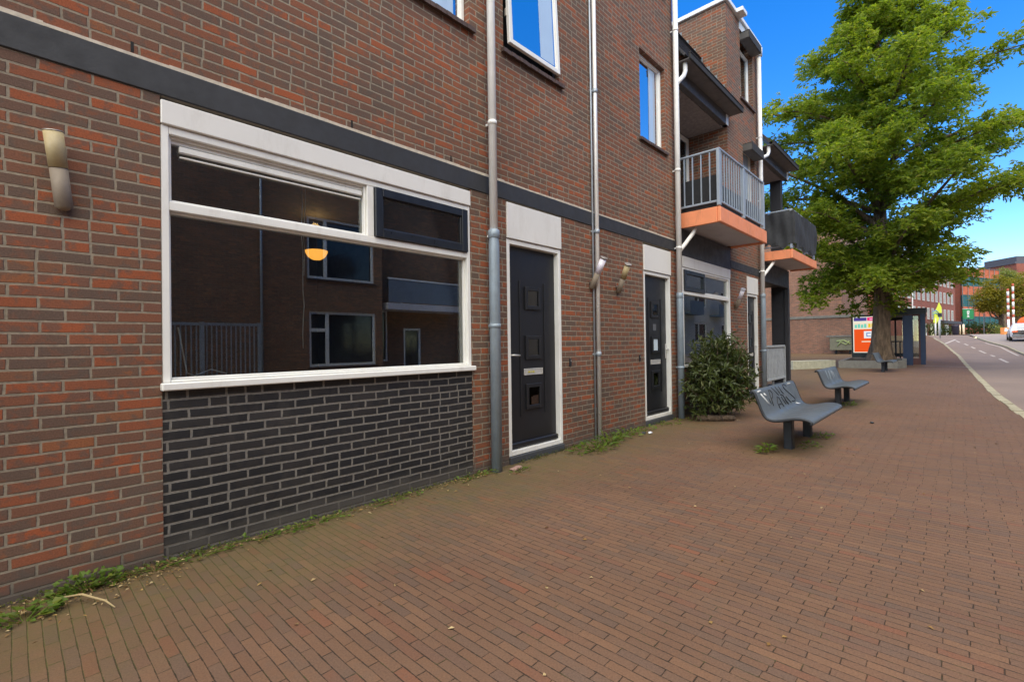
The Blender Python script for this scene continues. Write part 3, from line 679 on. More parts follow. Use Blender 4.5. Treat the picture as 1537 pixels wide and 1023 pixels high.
drain(3.56, 9.2, 2.43, 'thick pale drain pipe between the big window and the first black door', brackets=(3.72, 2.52, 1.55, 5.6), r1=.044, r2=.058)
D = thing('conduit_pipe', 'thin shiny metal pipe running up between the two black front doors', 'conduit', (5.6, 3.66, 0))
w = MB(); w.tube([(5.62, 3.655, -.02), (5.62, 3.655, 9.1)], .030, 14); w.build('pipe', plain('bright silver pipe', C(214, 210, 205, 1.1), .35, metal=.25, var=.08, scale=4, dirt=.3, dirtcol=(.25, .22, .18, 1)), D)
w = MB(); w.tube([(5.555, 3.68, -.02), (5.555, 3.68, 9.1)], .013, 10); w.build('thin_pipe', M_GALV, D)
for z in (4.86, 1.2, 2.9):
    w = MB(); w.tube([(5.62, 3.655, z-.03), (5.62, 3.655, z+.03)], .037, 14); w.bbox(5.54, 5.64, 3.675, 3.703, z-.012, z+.012, .002); w.build('bracket', M_GALV, D)
drain(8.17, 9.2, 2.07, 'drain pipe at the corner left of the shrub with a branch under the orange balcony', r1=.046, r2=.056, brackets=(6.9, 4.4, 3.02, .9),
      elbows=[([(8.17, 3.61, 5.93), (8.24, 3.58, 6.02), (8.33, 3.54, 6.12), (8.38, 3.53, 6.22), (8.38, 3.53, 6.37)], .04, M_PVC), ([(8.17, 3.61, 2.95), (8.3, 3.57, 3.08), (8.55, 3.50, 3.33), (8.60, 3.48, 3.44)], .036, M_PVC)])
drain(13.08, 8.6, 2.38, 'far drain pipe beside the third black door and the cloth wrapped balcony', r1=.050, r2=.060, brackets=(6.5, 4.9, 3.1, 1.1),
      elbows=[([(13.08, 3.61, 5.93), (13.2, 3.58, 6.02), (13.42, 3.54, 6.12), (13.5, 3.53, 6.22), (13.5, 3.53, 6.37)], .042, M_PVC), ([(13.08, 3.61, 2.95), (13.2, 3.57, 3.08), (13.6, 3.5, 3.36), (13.64, 3.48, 3.44)], .036, M_PVC),
              ([(13.08, 3.61, 8.55), (13.08, 3.61, 8.75)], .085, M_PVC), ([(13.08, 3.6, 8.7), (13.08, 3.72, 8.86)], .05, M_PVC)])
def wall_lamp(bx, tx, zb, zt, label, glassm, cap, ty=3.46):
    L = thing('wall_lamp', label, 'wall lamp', (bx, 3.7, zb), 'tube lamps on the facade')
    a, b = Vector((bx, 3.672, zb)), Vector((tx, ty, zt)); m = a.lerp(b, .52); d = (b-a).normalized()
    w = MB(); r = .040
    w.tube([a-d*.02, a, m], [.016, r, r], 18); w.build('metal_body', M_LAMPB, L)
    w = MB(); w.tube([m+d*.002, b], [r+.002, r+.003], 18); w.build('diffuser', glassm, L)
    w = MB(); q = Vector((tx, ty, zt)); 
    if cap: w.tube([q+d*.022, q+d*.03], [.052, .052], 18); w.tube([q, q+d*.022], [.012, .012], 8)
    else: w.tube([q, q+d*.006], [.044, .044], 18)
    w.build('cap', M_STEEL, L)
    w = MB(); c = a.lerp(b, .25); w.tube([c, (c.x, 3.70, c.z-.02)], .016, 10); w.build('arm', M_STEEL, L); return L
wall_lamp(.214, .168, 2.16, 2.555, 'yellowed tube wall lamp left of the big window', M_FROST, False, 3.61)
wall_lamp(5.50, 5.463, 2.115, 2.47, 'white tube wall lamp in front of the thin shiny pipe', M_FROSTW, True)
wall_lamp(6.20, 6.10, 2.105, 2.455, 'yellowed tube wall lamp just left of the second black door', M_FROST, True)
wall_lamp(11.27, 11.08, 2.11, 2.47, 'tube wall lamp above the shrub left of the third black door', M_FROSTW, True)

# ------------------------------------------------------------------ inside the big window
p = at(475, 378, 5.6)
L = thing('ceiling_lamp', 'glowing amber bowl lamp hanging inside the big window', 'lamp', p)
w = MB(); w.lathe([(.0, -.095), (.05, -.09), (.095, -.06), (.122, -.01), (.126, .012), (.118, .014)], p, 24); w.build('glass_bowl', emit('lit amber glass', (1., .40, .06, 1), .62), L)
w = MB(); w.tube([p+Vector((0, 0, .0)), (p.x, p.y, 2.9)], .0025, 6); w.build('cord', M_ROOM, L)
pl = bpy.data.lights.new('ceiling_lamp_bulb', 'POINT'); pl.energy = 1.2; pl.color = (1, .55, .2); pl.shadow_soft_size = .05
po = bpy.data.objects.new('bulb', pl); COL.objects.link(po); po.location = (0, 0, .3); pl.specular_factor = 0; po.parent = L
w = MB(); rr = random.Random(4); pts = [(1.66+rr.uniform(-.005, .005)+0.006*math.sin(z*1.7), 3.93, 2.66-z*.12) for z in range(12)]
w.tube(pts, .0035, 6); w.tube([(x+.03-.022*i/6, y, z) for i, (x, y, z) in enumerate(pts[:7])], .0025, 6)
tag(w.build('blind_cord', M_CURT, None), 'thin white cord hanging inside the big window', 'cord')
w = MB(); w.tube([(.80, 3.93, 1.5), (.83, 3.93, 1.3), (.85, 3.94, 1.18), (.9, 3.95, 1.16), (1.0, 3.95, 1.2), (1.1, 3.95, 1.165)], .005, 6)
tag(w.build('cable', M_CURT, None), 'loose white cable lying inside the lower left corner of the big window', 'cable')

# ------------------------------------------------------------------ leaves
def leaf_mesh(items, bend=.25):
    """items: (position, direction, normal, length, width) -> one diamond-like folded leaf each"""
    V = []; F = []
    for p, d, n, l, wd in items:
        d = d.normalized(); s = d.cross(n)
        if s.length < 1e-4: s = d.orthogonal()
        s = s.normalized(); n = s.cross(d)
        b = len(V); tip = p+d*l-n*l*bend*.6
        m = p+d*l*.45
        V += [p, m+s*wd*.5+n*wd*.12, tip, m-s*wd*.5+n*wd*.12]
        F.append((b, b+1, b+2, b+3))
    return V, F
def leaf_obj(name, items, mat, parent=None, bend=.25):
    V, F = leaf_mesh(items, bend); mb = MB(); mb.v = [tuple(v) for v in V]
    for f in F: mb.face(f)
    return mb.build(name, mat, parent)
def rdir(r, up=0.):
    while True:
        v = Vector((r.uniform(-1, 1), r.uniform(-1, 1), r.uniform(-1, 1)))
        if .05 < v.length < 1: v.normalize(); v.z += up; return v.normalized()

# shrub
def shrub():
    r = random.Random(11); S = thing('shrub', 'dense dark green shrub with long leaves against the pale window', 'shrub', (8.72, 3.15, 0))
    st = MB(); it = []
    c0 = Vector((8.74, 3.14, 0))
    for k in range(620):
        d = rdir(r, .15); 
        if d.z < -.6: d.z = -.6
        rad = Vector((.86*d.x, .54*d.y, .80*d.z)); f = r.uniform(.55, 1.08)*(1+.12*math.sin(5*d.x+3*d.z))
        tip = c0+Vector((0, 0, .68))+rad*f
        if tip.z < .04: tip.z = r.uniform(.05, .2)
        if tip.y > 3.66: tip.y = r.uniform(3.4, 3.64)
        base = c0+Vector((r.uniform(-.12, .12), r.uniform(-.1, .1), r.uniform(0, .5)))
        if k % 4 == 0: st.tube([base, base.lerp(tip, .5)+Vector((0, 0, -.05)), tip], [.012, .008, .004], 5, False)
        out = (tip-base).normalized()
        nl = r.randint(7, 12)
        for j in range(nl):
            side = rdir(r, .1); dd = (out*r.uniform(.1, 1.0)+side*.9).normalized()
            it.append((tip-out*r.uniform(0, .22), dd, (out*.6+Vector((0, 0, 1))+rdir(r)*.4), r.uniform(.085, .16), r.uniform(.028, .045)))
    leaf_obj('foliage', it, M_LAUREL, S, .3)
    st.build('stems', M_BARK, S)
shrub()
w = MB(); a = GA = Vector((8.28, 2.93, .05))
w.tube([(8.06, 3.30, .055), (8.22, 3.06, .05), (8.42, 2.80, .05)], [.05, .055, .045], 8)
tag(w.build('cut_log', M_BARK, None), 'short cut log lying on the paving below the shrub', 'log')

# weeds along the foot of the wall
def weed(x, y, n, rad, h, size, label, mat=M_WEED, seed=0, cat='weed', broad=.8, sx=1.):
    r = random.Random(seed); it = []; st = MB()
    z0 = hgt(x)
    W = thing('weed_clump', label, cat, (x, y, z0), 'weeds growing from the paving')
    for k in range(n):
        a = r.uniform(0, 2*PI); q = rad*math.sqrt(r.random())
        p = Vector((x+q*math.cos(a)*sx, y+q*math.sin(a)*.55, z0+r.uniform(.01, h)*(1-.5*q/rad)))
        p.y = min(p.y, 3.67)
        d = Vector((math.cos(a)+r.uniform(-.6, .6), math.sin(a)+r.uniform(-.6, .6), r.uniform(.0, .7)))
        l = size*r.uniform(.5, 1.2); it.append((p, d, Vector((r.uniform(-.5, .5), r.uniform(-.5, .5)-.3, 1)), l, l*broad*r.uniform(.7, 1.1)))
        if k % 5 == 0: st.tube([(x, y, z0-.01), (x+q*.5*math.cos(a), min(3.67, y+q*.25*math.sin(a)), z0+.01), p], .0025, 4, False)
    leaf_obj('leaves', it, mat, W, .2)
    if st.v: st.build('stalks', mat, W)
wl = [(.045, 3.42, 46, .10, .10, .05, 'bright green broad leaved weed at the lower left corner by the wall', .9, 1.2),
      (.30, 3.6, 120, .12, .13, .035, 'thick clump of small round weeds where the red wall meets the black bricks', 1.0, 1.3),
      (.22, 3.58, 40, .10, .05, .03, 'low yellowish weeds left of the thick round leaved clump', .8, 1.4),
      (.60, 3.6, 40, .13, .05, .03, 'sparse little weeds under the left end of the black bricks', .8, 1.5),
      (.85, 3.6, 40, .12, .05, .03, 'small weeds under the left half of the black bricks', .8, 1.6),
      (1.22, 3.6, 50, .16, .05, .032, 'creeping weeds at the foot of the middle of the black bricks', .8, 1.6),
      (1.62, 3.6, 56, .18, .06, .035, 'weeds right of the dark gap below the black bricks', .7, 1.6),
      (2.3, 3.62, 40, .22, .04, .03, 'low weeds below the right half of the black bricks', .8, 1.6),
      (3.25, 3.62, 50, .22, .06, .035, 'weeds left of the foot of the thick drain pipe', .8, 1.4),
      (3.72, 3.42, 30, .12, .04, .03, 'few weeds right of the foot of the thick drain pipe', .8, 1.2),
      (5.08, 3.38, 110, .34, .13, .10, 'lush long leaved weeds right of the near black door', .35, 1.3),
      (5.55, 3.45, 70, .24, .16, .10, 'grassy weeds round the foot of the thin shiny pipe', .3, 1.3),
      (6.05, 3.5, 70, .24, .14, .09, 'pale weeds below the yellowed lamp by the second door', .35, 1.3),
      (6.65, 3.5, 40, .22, .08, .06, 'little weeds just left of the second black door step', .5, 1.3),
      (7.6, 3.5, 50, .35, .05, .05, 'thin weeds along the second black door step', .5, 1.5),
      (6.28, 1.72, 46, .13, .11, .085, 'bright weed tuft left of the near bench post', .4, 1.),
      (7.0, 1.42, 40, .22, .03, .05, 'flat weeds in front of the near bench post', .5, 1.3),
      (7.75, 1.42, 46, .2, .06, .06, 'weeds at the far post of the near bench', .5, 1.2),
      (11.85, 1.7, 46, .25, .06, .07, 'weeds under the second bench', .5, 1.2),
      (10.8, 3.45, 60, .5, .05, .05, 'weeds along the wall right of the shrub', .5, 1.8)]
for i, (x, y, n, rad, h, s, lab, br, sx_) in enumerate(wl): weed(x, y, n, rad, h, s, lab, M_WEED, i+20, broad=br, sx=sx_)
# crumbs, dead leaves and small moss along the wall foot: nobody could count them
def litter():
    r = random.Random(31); it = []
    for k in range(300):
        x = r.uniform(-.3, 3.4); y = 3.68-abs(r.gauss(0, .10))-(.12*r.random() if x < .6 else 0)
        it.append((Vector((x, y, .006+r.uniform(0, .012))), Vector((r.uniform(-1, 1), r.uniform(-1, 1), r.uniform(-.1, .3))), Vector((0, 0, 1))+rdir(r)*.5, r.uniform(.012, .04), r.uniform(.006, .018)))
    for k in range(420):
        x = r.uniform(.3, 30); y = r.uniform(-.3, 3.5)
        it.append((Vector((x, y, hgt(x)+.006)), Vector((r.uniform(-1, 1), r.uniform(-1, 1), .1)), Vector((0, 0, 1))+rdir(r)*.3, r.uniform(.012, .036), r.uniform(.008, .022)))
    for k in range(500):
        x = r.uniform(-.4, .75); y = 3.69-abs(r.gauss(0, .20))*(1-.4*max(0, x))
        it.append((Vector((x, y, .005+r.uniform(0, .014))), Vector((r.uniform(-1, 1), r.uniform(-1, 1), r.uniform(-.1, .3))), Vector((0, 0, 1))+rdir(r)*.5, r.uniform(.010, .03), r.uniform(.004, .014)))
    tag(leaf_obj('fallen_leaves', it, M_LITTER), 'scattered pale fallen leaves and crumbs on the paving', 'litter', kind='stuff')
    it = []
    for k in range(2600):
        x = r.uniform(-.5, 8.0); y = 3.695-abs(r.gauss(0, .05)); 
        if math.sin(x*3.1)+math.sin(x*7.7+1)+r.uniform(-1, 1) < -.2: continue
        it.append((Vector((x, y, .004+r.uniform(0, .03))), Vector((r.uniform(-1, 1), r.uniform(-1, .3), r.uniform(0, .8))), Vector((0, -.4, 1))+rdir(r)*.5, r.uniform(.010, .026), r.uniform(.007, .018)))
    tag(leaf_obj('moss', it, foliage('moss bits', [(0, (.05, .065, .012, 1)), (.5, (.09, .10, .015, 1)), (.8, (.06, .05, .03, 1)), (1, (.13, .14, .02, 1))], .2, .9)), 'mossy green strip along the foot of the wall', 'moss', kind='stuff')
litter()
w = MB(); w.tube([(.18, 3.52, .03), (.26, 3.44, .045), (.34, 3.30, .03), (.37, 3.22, .012)], [.004, .006, .005, .003], 6)
tag(w.build('twig', plain('dry twig', C(170, 150, 110), .8), None), 'dry pale twig lying beside the weeds at lower left', 'twig')
for i, (x, y, lab) in enumerate([(3.74, 3.5, 'broken brick piece beside the foot of the thick drain pipe'), (6.42, 3.42, 'small dark stone on the paving left of the second door'), (6.5, 3.36, 'small white stone on the paving left of the second door'), (9.5, 1.05, 'dark scrap on the paving in front of the second bench')]):
    bm = bmesh.new(); bmesh.ops.create_icosphere(bm, subdivisions=2, radius=.05 if i == 0 else .03); r = random.Random(i)
    for v in bm.verts: v.co = Vector((v.co.x*1.5, v.co.y*.9, v.co.z*.5+.015))*(1+r.uniform(-.2, .2))
    w = MB(); w.frombm(bm); w.v = [(a+x, b+y, c) for a, b, c in w.v]
    tag(w.build('stone', [plain('brick rubble', C(150, 120, 110), .9), M_STONE, M_CURT, M_STONE][i], None), lab, 'stone')

# ------------------------------------------------------------------ benches
def bench():
    Bn = thing('park_bench', 'grey steel bench with black graffiti on its backrest', 'bench', (0, 0, 0), 'grey benches facing the street')
    # side profile: y towards the wall, z up; from the rolled front lip over the seat to the rolled top
    prof = [(-.46, .375), (-.475, .395), (-.465, .412), (-.43, .428), (-.36, .440), (-.26, .437), (-.15, .415), (-.05, .395), (.03, .392), (.085, .412), (.12, .46), (.15, .54), (.18, .63), (.205, .70), (.222, .728), (.245, .738), (.262, .724), (.262, .700)]
    prof = [(a*.82 if a < 0 else a, b) for a, b in prof]; pts = []
    for i in range(len(prof)-1):
        for k in range(3): 
            f = k/3; pts.append((prof[i][0]*(1-f)+prof[i+1][0]*f, prof[i][1]*(1-f)+prof[i+1][1]*f))
    pts.append(prof[-1])
    for _ in range(2): pts = [pts[0]]+[((pts[i-1][0]+2*pts[i][0]+pts[i+1][0])/4, (pts[i-1][1]+2*pts[i][1]+pts[i+1][1])/4) for i in range(1, len(pts)-1)]+[pts[-1]]
    nrm = []
    for i in range(len(pts)):
        a, b = pts[max(0, i-1)], pts[min(len(pts)-1, i+1)]; d = Vector((b[0]-a[0], b[1]-a[1])).normalized(); nrm.append((-d.y, d.x))
    w = MB(); th = .010; w.smooth = True
    xs = [-.93, -.915, 0, .915, .93]
    for s in (1, -1):
        b0 = len(w.v)
        for x in xs:
            e = .018 if abs(x) > .92 else 0
            for (py, pz), (ny, nz) in zip(pts, nrm): w.v.append((x, py+ny*(th*s-e*.6), pz+nz*(th*s-e*.6)))
        n = len(pts)
        for a in range(len(xs)-1):
            for k in range(n-1): w.face((b0+a*n+k, b0+a*n+k+1, b0+(a+1)*n+k+1, b0+(a+1)*n+k))
    n = len(pts); half = len(xs)*n; w.smooth = False
    for a in (0, (len(xs)-1)*n):
        for k in range(n-1): w.face((a+k, a+k+1, half+a+k+1, half+a+k))
    for a in range(len(xs)-1):
        for k in (0, n-1): w.face((a*n+k, (a+1)*n+k, half+(a+1)*n+k, half+a*n+k))
    seat = w.build('seat_shell', M_BENCH, Bn)
    for s in (-1, 1):
        w = MB(); w.tube([(s*.93, py-ny*.004, pz-nz*.004) for (py, pz), (ny, nz) in zip(pts, nrm)], .017, 8); w.build('edge_rim', M_LEG, Bn)
        w = MB(); x = s*.5
        w.bbox(x-.06, x+.06, -.10, .0, -.05, .385, .012); w.build('leg', M_LEG, Bn)
        w = MB(); w.bbox(x-.03, x+.03, -.38, .06, .372, .388, .004); w.build('bracket', M_LEG, Bn)
    return Bn, pts, nrm
BN, bpts, bnrm = bench()
def onback(u, v):            # u 0..1 along the bench (near to far), v 0 at the bend .. 1 at the top
    i0, i1 = 29, 42
    f = i0+(i1-i0)*v; i = int(f); f -= i; i = min(i, len(bpts)-2)
    p = [bpts[i][k]*(1-f)+bpts[i+1][k]*f for k in (0, 1)]; n = bnrm[i]
    return Vector((-.91+1.82*u, p[0]+n[0]*.0115, p[1]+n[1]*.0115))
BN2 = dup(BN, (12.1, 1.88, 0), 0, 'second grey bench with faint scratches standing behind the graffiti bench')
BN3 = dup(BN, (24.3, 2.30, hgt(24.3)), 0, 'farthest grey bench in front of the concrete tree planter')
def stroke(mb, pts, wd):
    P = [onback(*p) for p in pts]
    mb.tube(P, wd, 6)
GR = [[(.245, .22), (.255, .5), (.262, .82), (.30, .78), (.325, .62), (.30, .5), (.262, .45)], [(.215, .30), (.205, .5)], [(.36, .95), (.42, .62), (.45, .5)], [(.45, .92), (.50, .55)], [(.53, .90), (.56, .58), (.585, .5)],
      [(.74, .78), (.70, .95), (.645, .90), (.65, .70), (.72, .5), (.80, .32), (.84, .2), (.80, .1), (.73, .16)],
      [(.36, .02), (.36, .26), (.40, .46), (.435, .42), (.455, .22), (.47, .06)], [(.375, .2), (.45, .2)], [(.50, .42), (.545, .12)], [(.50, .5), (.55, .46), (.59, .22), (.61, .1)], [(.62, .38), (.69, .1)], [(.56, .3), (.60, .08)]]
w = MB()
for g in GR: stroke(w, g, .0062)
w.build('graffiti', M_INK, BN)
w = MB()
for g in [[(.07, .72), (.13, .45), (.17, .3)], [(.14, .7), (.17, .6)], [(.03, .9), (.10, .92)]]:
    w = MB(); stroke(w, g, .011); w.build('scratch', M_SCRATCH, BN)
for k in range(7):
    w = MB(); stroke(w, [(.80+.03*k/7, .02), (.86+.02*k, -.12)] if k < 3 else [(.74+.02*k, .93), (.76+.02*k, .88)], .005); w.build('scratch', M_SCRATCH, BN)
M_SCR = plain('faint scratches', C(150, 160, 170), .6)
for g in [[(.3, .25), (.33, .8)], [(.42, .2), (.48, .75)], [(.6, .2), (.62, .7)], [(.7, .15), (.68, .6)]]:
    w = MB(); stroke(w, g, .004); o = w.build('scratch', M_SCR, None); o.parent = BN2
BN.location = (7.2, 1.63, 0)

# ------------------------------------------------------------------ planter, low wall, street tree
def poly_wall(name, pts, th, z, mat, parent, closed=True):
    w = MB(); n = len(pts); c = Vector((sum(p[0] for p in pts)/n, sum(p[1] for p in pts)/n, 0))
    for i in range(n if closed else n-1):
        a, b = Vector((*pts[i], 0)), Vector((*pts[(i+1) % n], 0)); d = (b-a).normalized(); nn = Vector((-d.y, d.x, 0))
        if (c-a).dot(nn) < 0: nn = -nn
        za, zb = hgt(a.x)-.1, hgt(b.x)-.1
        w.add([a+Vector((0, 0, za)), b+Vector((0, 0, zb)), b+nn*th-d*th+Vector((0, 0, zb)), a+nn*th+d*th+Vector((0, 0, za)),
               a+Vector((0, 0, za+z)), b+Vector((0, 0, zb+z)), b+nn*th-d*th+Vector((0, 0, zb+z)), a+nn*th+d*th+Vector((0, 0, za+z))],
              [(0, 1, 2, 3), (4, 7, 6, 5), (0, 4, 5, 1), (1, 5, 6, 2), (2, 6, 7, 3), (3, 7, 4, 0)])
    return w.build(name, mat, parent)
PLN = [(25.9, 4.05), (26.25, 1.98), (26.9, 1.72), (28.9, 1.85), (29.2, 4.1)]
TP = thing('tree_planter', 'low grey concrete planter ring round the street tree', 'planter', (27.5, 2.7, hgt(27.5)))
poly_wall('rim', PLN, .16, .43, M_CONC, TP)
w = MB(); w.add([(x, y, hgt(x)+.29) for x, y in PLN], [tuple(range(len(PLN)))]); w.build('soil', M_SOIL, TP)
o = None
w = MB(); a, b = Vector((24.0, 5.45, hgt(24)-.1)), Vector((25.82, 4.15, hgt(25.8)-.1)); d = (b-a); nn = Vector((.35, .5, 0)); w.obox(a, d, nn, (0, 0, .46))
tag(w.build('concrete_block', M_CONCL, None), 'long pale mossy concrete block left of the tree planter', 'concrete block')
weed(28.4, 2.6, 120, .5, .18, .08, 'low weeds growing in the tree planter', M_WEED, 71, broad=.5)
weed(26.6, 3.3, 90, .5, .14, .08, 'weeds in the left part of the tree planter', M_WEED, 72, broad=.5)

def tree():
    r = random.Random(21)
    bx, by = 27.6, 2.62; bz = hgt(27.6)+.2
    T = thing('street_tree', 'tall full street tree with light green leaves in the concrete planter', 'tree', (bx, by, bz))
    # crown extents measured across the picture: height, reach to the left and right (metres)
    E = [(2.5, 1.6, .6), (3.1, 3.4, 1.3), (4.2, 4.6, 2.7), (6., 4.5, 3.9), (7., 4.6, 5.9), (8.5, 5.4, 6.6), (10., 5.6, 6.3), (11.5, 5.4, 4.9), (13., 4.8, 4.0), (14.5, 2.7, 2.7), (16., 1.9, 1.8), (18., 1.2, 1.0), (19.6, .4, .4)]
    rt = Vector((math.sin(YAW), -math.cos(YAW), 0)); fw = Vector((math.cos(YAW), math.sin(YAW), 0))
    def reach(z, d):
        z = max(E[0][0], min(E[-1][0], z))
        for a, b in zip(E, E[1:]):
            if z <= b[0]:
                f = (z-a[0])/(b[0]-a[0]); l = a[1]+(b[1]-a[1])*f; q = a[2]+(b[2]-a[2])*f; break
        c = d.dot(rt); return (l+q)/2+(q-l)/2*c
    lean = lambda z: Vector((bx, by, 0))+rt*(.02*(z-1))*.3
    tr = MB()
    hs = [(-.1, .62), (.12, .54), (.4, .45), (.9, .375), (1.7, .335), (2.6, .31), (4, .28), (6, .25), (9, .20), (12, .155), (15, .09), (18, .04), (19.5, .015)]
    P = [lean(z)+Vector((.06*math.sin(z*.6), .06*math.cos(z*.8), bz+z)) for z, q in hs]
    b0 = len(tr.v); tr.smooth = True; n = 20
    for (z, q), p in zip(hs, P):
        for k in range(n):
            th = 2*PI*k/n; fl = 1+(.20 if z < .5 else .07)*math.sin(th*5+.4)+.05*math.sin(th*3+z)
            tr.v.append((p.x+q*fl*math.cos(th), p.y+q*fl*math.sin(th), p.z))
    for i in range(len(hs)-1):
        for k in range(n): tr.face((b0+i*n+k, b0+i*n+(k+1) % n, b0+(i+1)*n+(k+1) % n, b0+(i+1)*n+k))
    def trunk(z):
        for (a, q), (b, s), p, t in zip(hs, hs[1:], P, P[1:]):
            if z <= b: f = (z-a)/(b-a); return p.lerp(t, f), q+(s-q)*f
        return P[-1], .015
    it = []; lim = MB(); NL = 124
    for k in range(NL):
        f = (k+.5)/NL; zt = 2.7+16.6*f**1.02+r.uniform(-.3, .3)
        az = k*2.39996+r.uniform(-.35, .35); d = Vector((math.cos(az), math.sin(az), 0))
        R = reach(zt, d)*r.uniform(.74, 1.10)
        if k % 3 == 2: R *= .6
        z0 = max(2.0, zt-R*r.uniform(.25, .55)) if zt > 4.2 else zt+.9
        p0, rad = trunk(min(19., z0)); tip = lean(zt)+d*R; tip.z = bz+zt
        if zt < 5: tip.z -= .5
        mid = p0.lerp(tip, .5)+Vector((0, 0, R*.10))+rdir(r)*.2
        br = min(rad*.55, .02+.016*R)
        pts = [p0, p0.lerp(mid, .55)+Vector((0, 0, .05*R)), mid, mid.lerp(tip, .6)+Vector((0, 0, .03*R)), tip]
        lim.tube(pts, [br, br*.8, br*.6, br*.35, .008], 6, False)
        def on(t):
            t *= 4; i = min(3, int(t)); return pts[i].lerp(pts[i+1], t-i)
        npad = max(4, int(R*2.1)+2)
        for j in range(npad):
            t = .24+.76*(j+r.uniform(.2, .9))/npad
            c = on(min(1, t)); side = d.cross(Vector((0, 0, 1)))*r.choice((-1, 1))
            off = side*r.uniform(.1, .85)*(.35+.22*R*(1.15-t))+Vector((0, 0, r.uniform(-.1, .25))); c2 = c+off
            if off.length > .3 and r.random() < .6: lim.tube([c, c.lerp(c2, .5)+Vector((0, 0, .06)), c2], [.014, .009, .004], 4, False)
            pr = r.uniform(.30, .60)*(.8 if t > .9 else 1)
            for q in range(int(40*pr/.6)):
                a = r.uniform(0, 2*PI); rr = pr*math.sqrt(r.random())
                sp = c2+Vector((rr*math.cos(a), rr*math.sin(a), r.gauss(0, .20)-.3*rr*rr+.05))
                sd = (Vector((math.cos(a), math.sin(a), 0))*.8+d*.7+rdir(r)*.5+Vector((0, 0, -.15))).normalized()
                for m in range(6):
                    s2 = sd.cross(Vector((0, 0, 1))); 
                    if s2.length < .05: s2 = Vector((1, 0, 0))
                    s2.normalize()
                    lp = sp+sd*(.06*(m//2))
                    ld = (sd*.6+s2*(.8 if m % 2 else -.8)+rdir(r)*.75) if m < 5 else sd+rdir(r)*.3
                    it.append((lp, ld, Vector((-.25, -.25, 1))+rdir(r)*1.0, r.uniform(.12, .24), r.uniform(.055, .105)))
    tr.build('trunk', M_BARK, T); lim.build('limbs', M_BARK, T)
    leaf_obj('crown', it, M_LEAF, T, .3)
    print('LEAFLETS', len(it))
tree()
# ------------------------------------------------------------------ the block across the side street
S = thing('corner_building', 'tall blind brown brick end wall across the side street', 'building', (45, 10, .3))
w = MB(); w.quad((41.0, 6.15, .1), (41.0, 22, .1), (41.0, 22, 10.4), (41.0, 6.15, 10.4)); w.quad((41.0, 6.15, .1), (41.0, 6.15, 10.4), (54, 6.15, 10.4), (54, 6.15, .1)); w.quad((41., 6.15, 10.4), (41, 22, 10.4), (54, 22, 10.4), (54, 6.15, 10.4)); w.build('wall', M_SIDE, S)
w = MB(); w.bbox(40.93, 54, 6.08, 22, 10.4, 10.52, .01); w.build('roof_edge', M_CONC, S)
w = thing('garden_wall', 'brown brick wall with a grey concrete capping behind the advertising panel', 'wall', (40.7, 9, .35))
m = MB(); m.box(40.72, 40.97, 4.9, 22, .1, 2.93); m.build('brickwork', M_SIDE, w)
m = MB(); m.bbox(40.66, 40.99, 4.86, 22, 2.93, 3.12, .01); m.build('capping', M_CONC, w)
Cb = thing('utility_cabinet', 'grey green graffiti marked cabinet with a flat top before the garden wall', 'cabinet', (40.2, 6, .35))
m = MB(); m.bbox(40.0, 40.5, 5.35, 6.75, .62, 1.52, .02); m.build('body', plain('grey green cabinet', C(112, 110, 92, 1.2), .6, var=.2, scale=3), Cb)
m = MB(); m.bbox(39.95, 40.55, 5.1, 6.95, 1.54, 1.66, .01); m.build('top', M_CONC, Cb)
m = MB(); m.tube([(40.2, 6.4, .3), (40.2, 6.4, .63)], .06, 8); m.tube([(40.2, 5.6, .3), (40.2, 5.6, .63)], .06, 8); m.build('feet', M_LEG, Cb)
m = MB(); 
for pts in ([(39.99, 6.3, .9), (39.99, 6.1, 1.2), (39.99, 5.8, 1.0), (39.99, 5.6, 1.25)], [(39.99, 6.35, 1.25), (39.99, 5.9, 1.3), (39.99, 5.55, 1.05)]): m.tube(pts, .045, 6)
m.build('graffiti', plain('pale green spray', C(150, 165, 110, 1.1), .7), Cb)

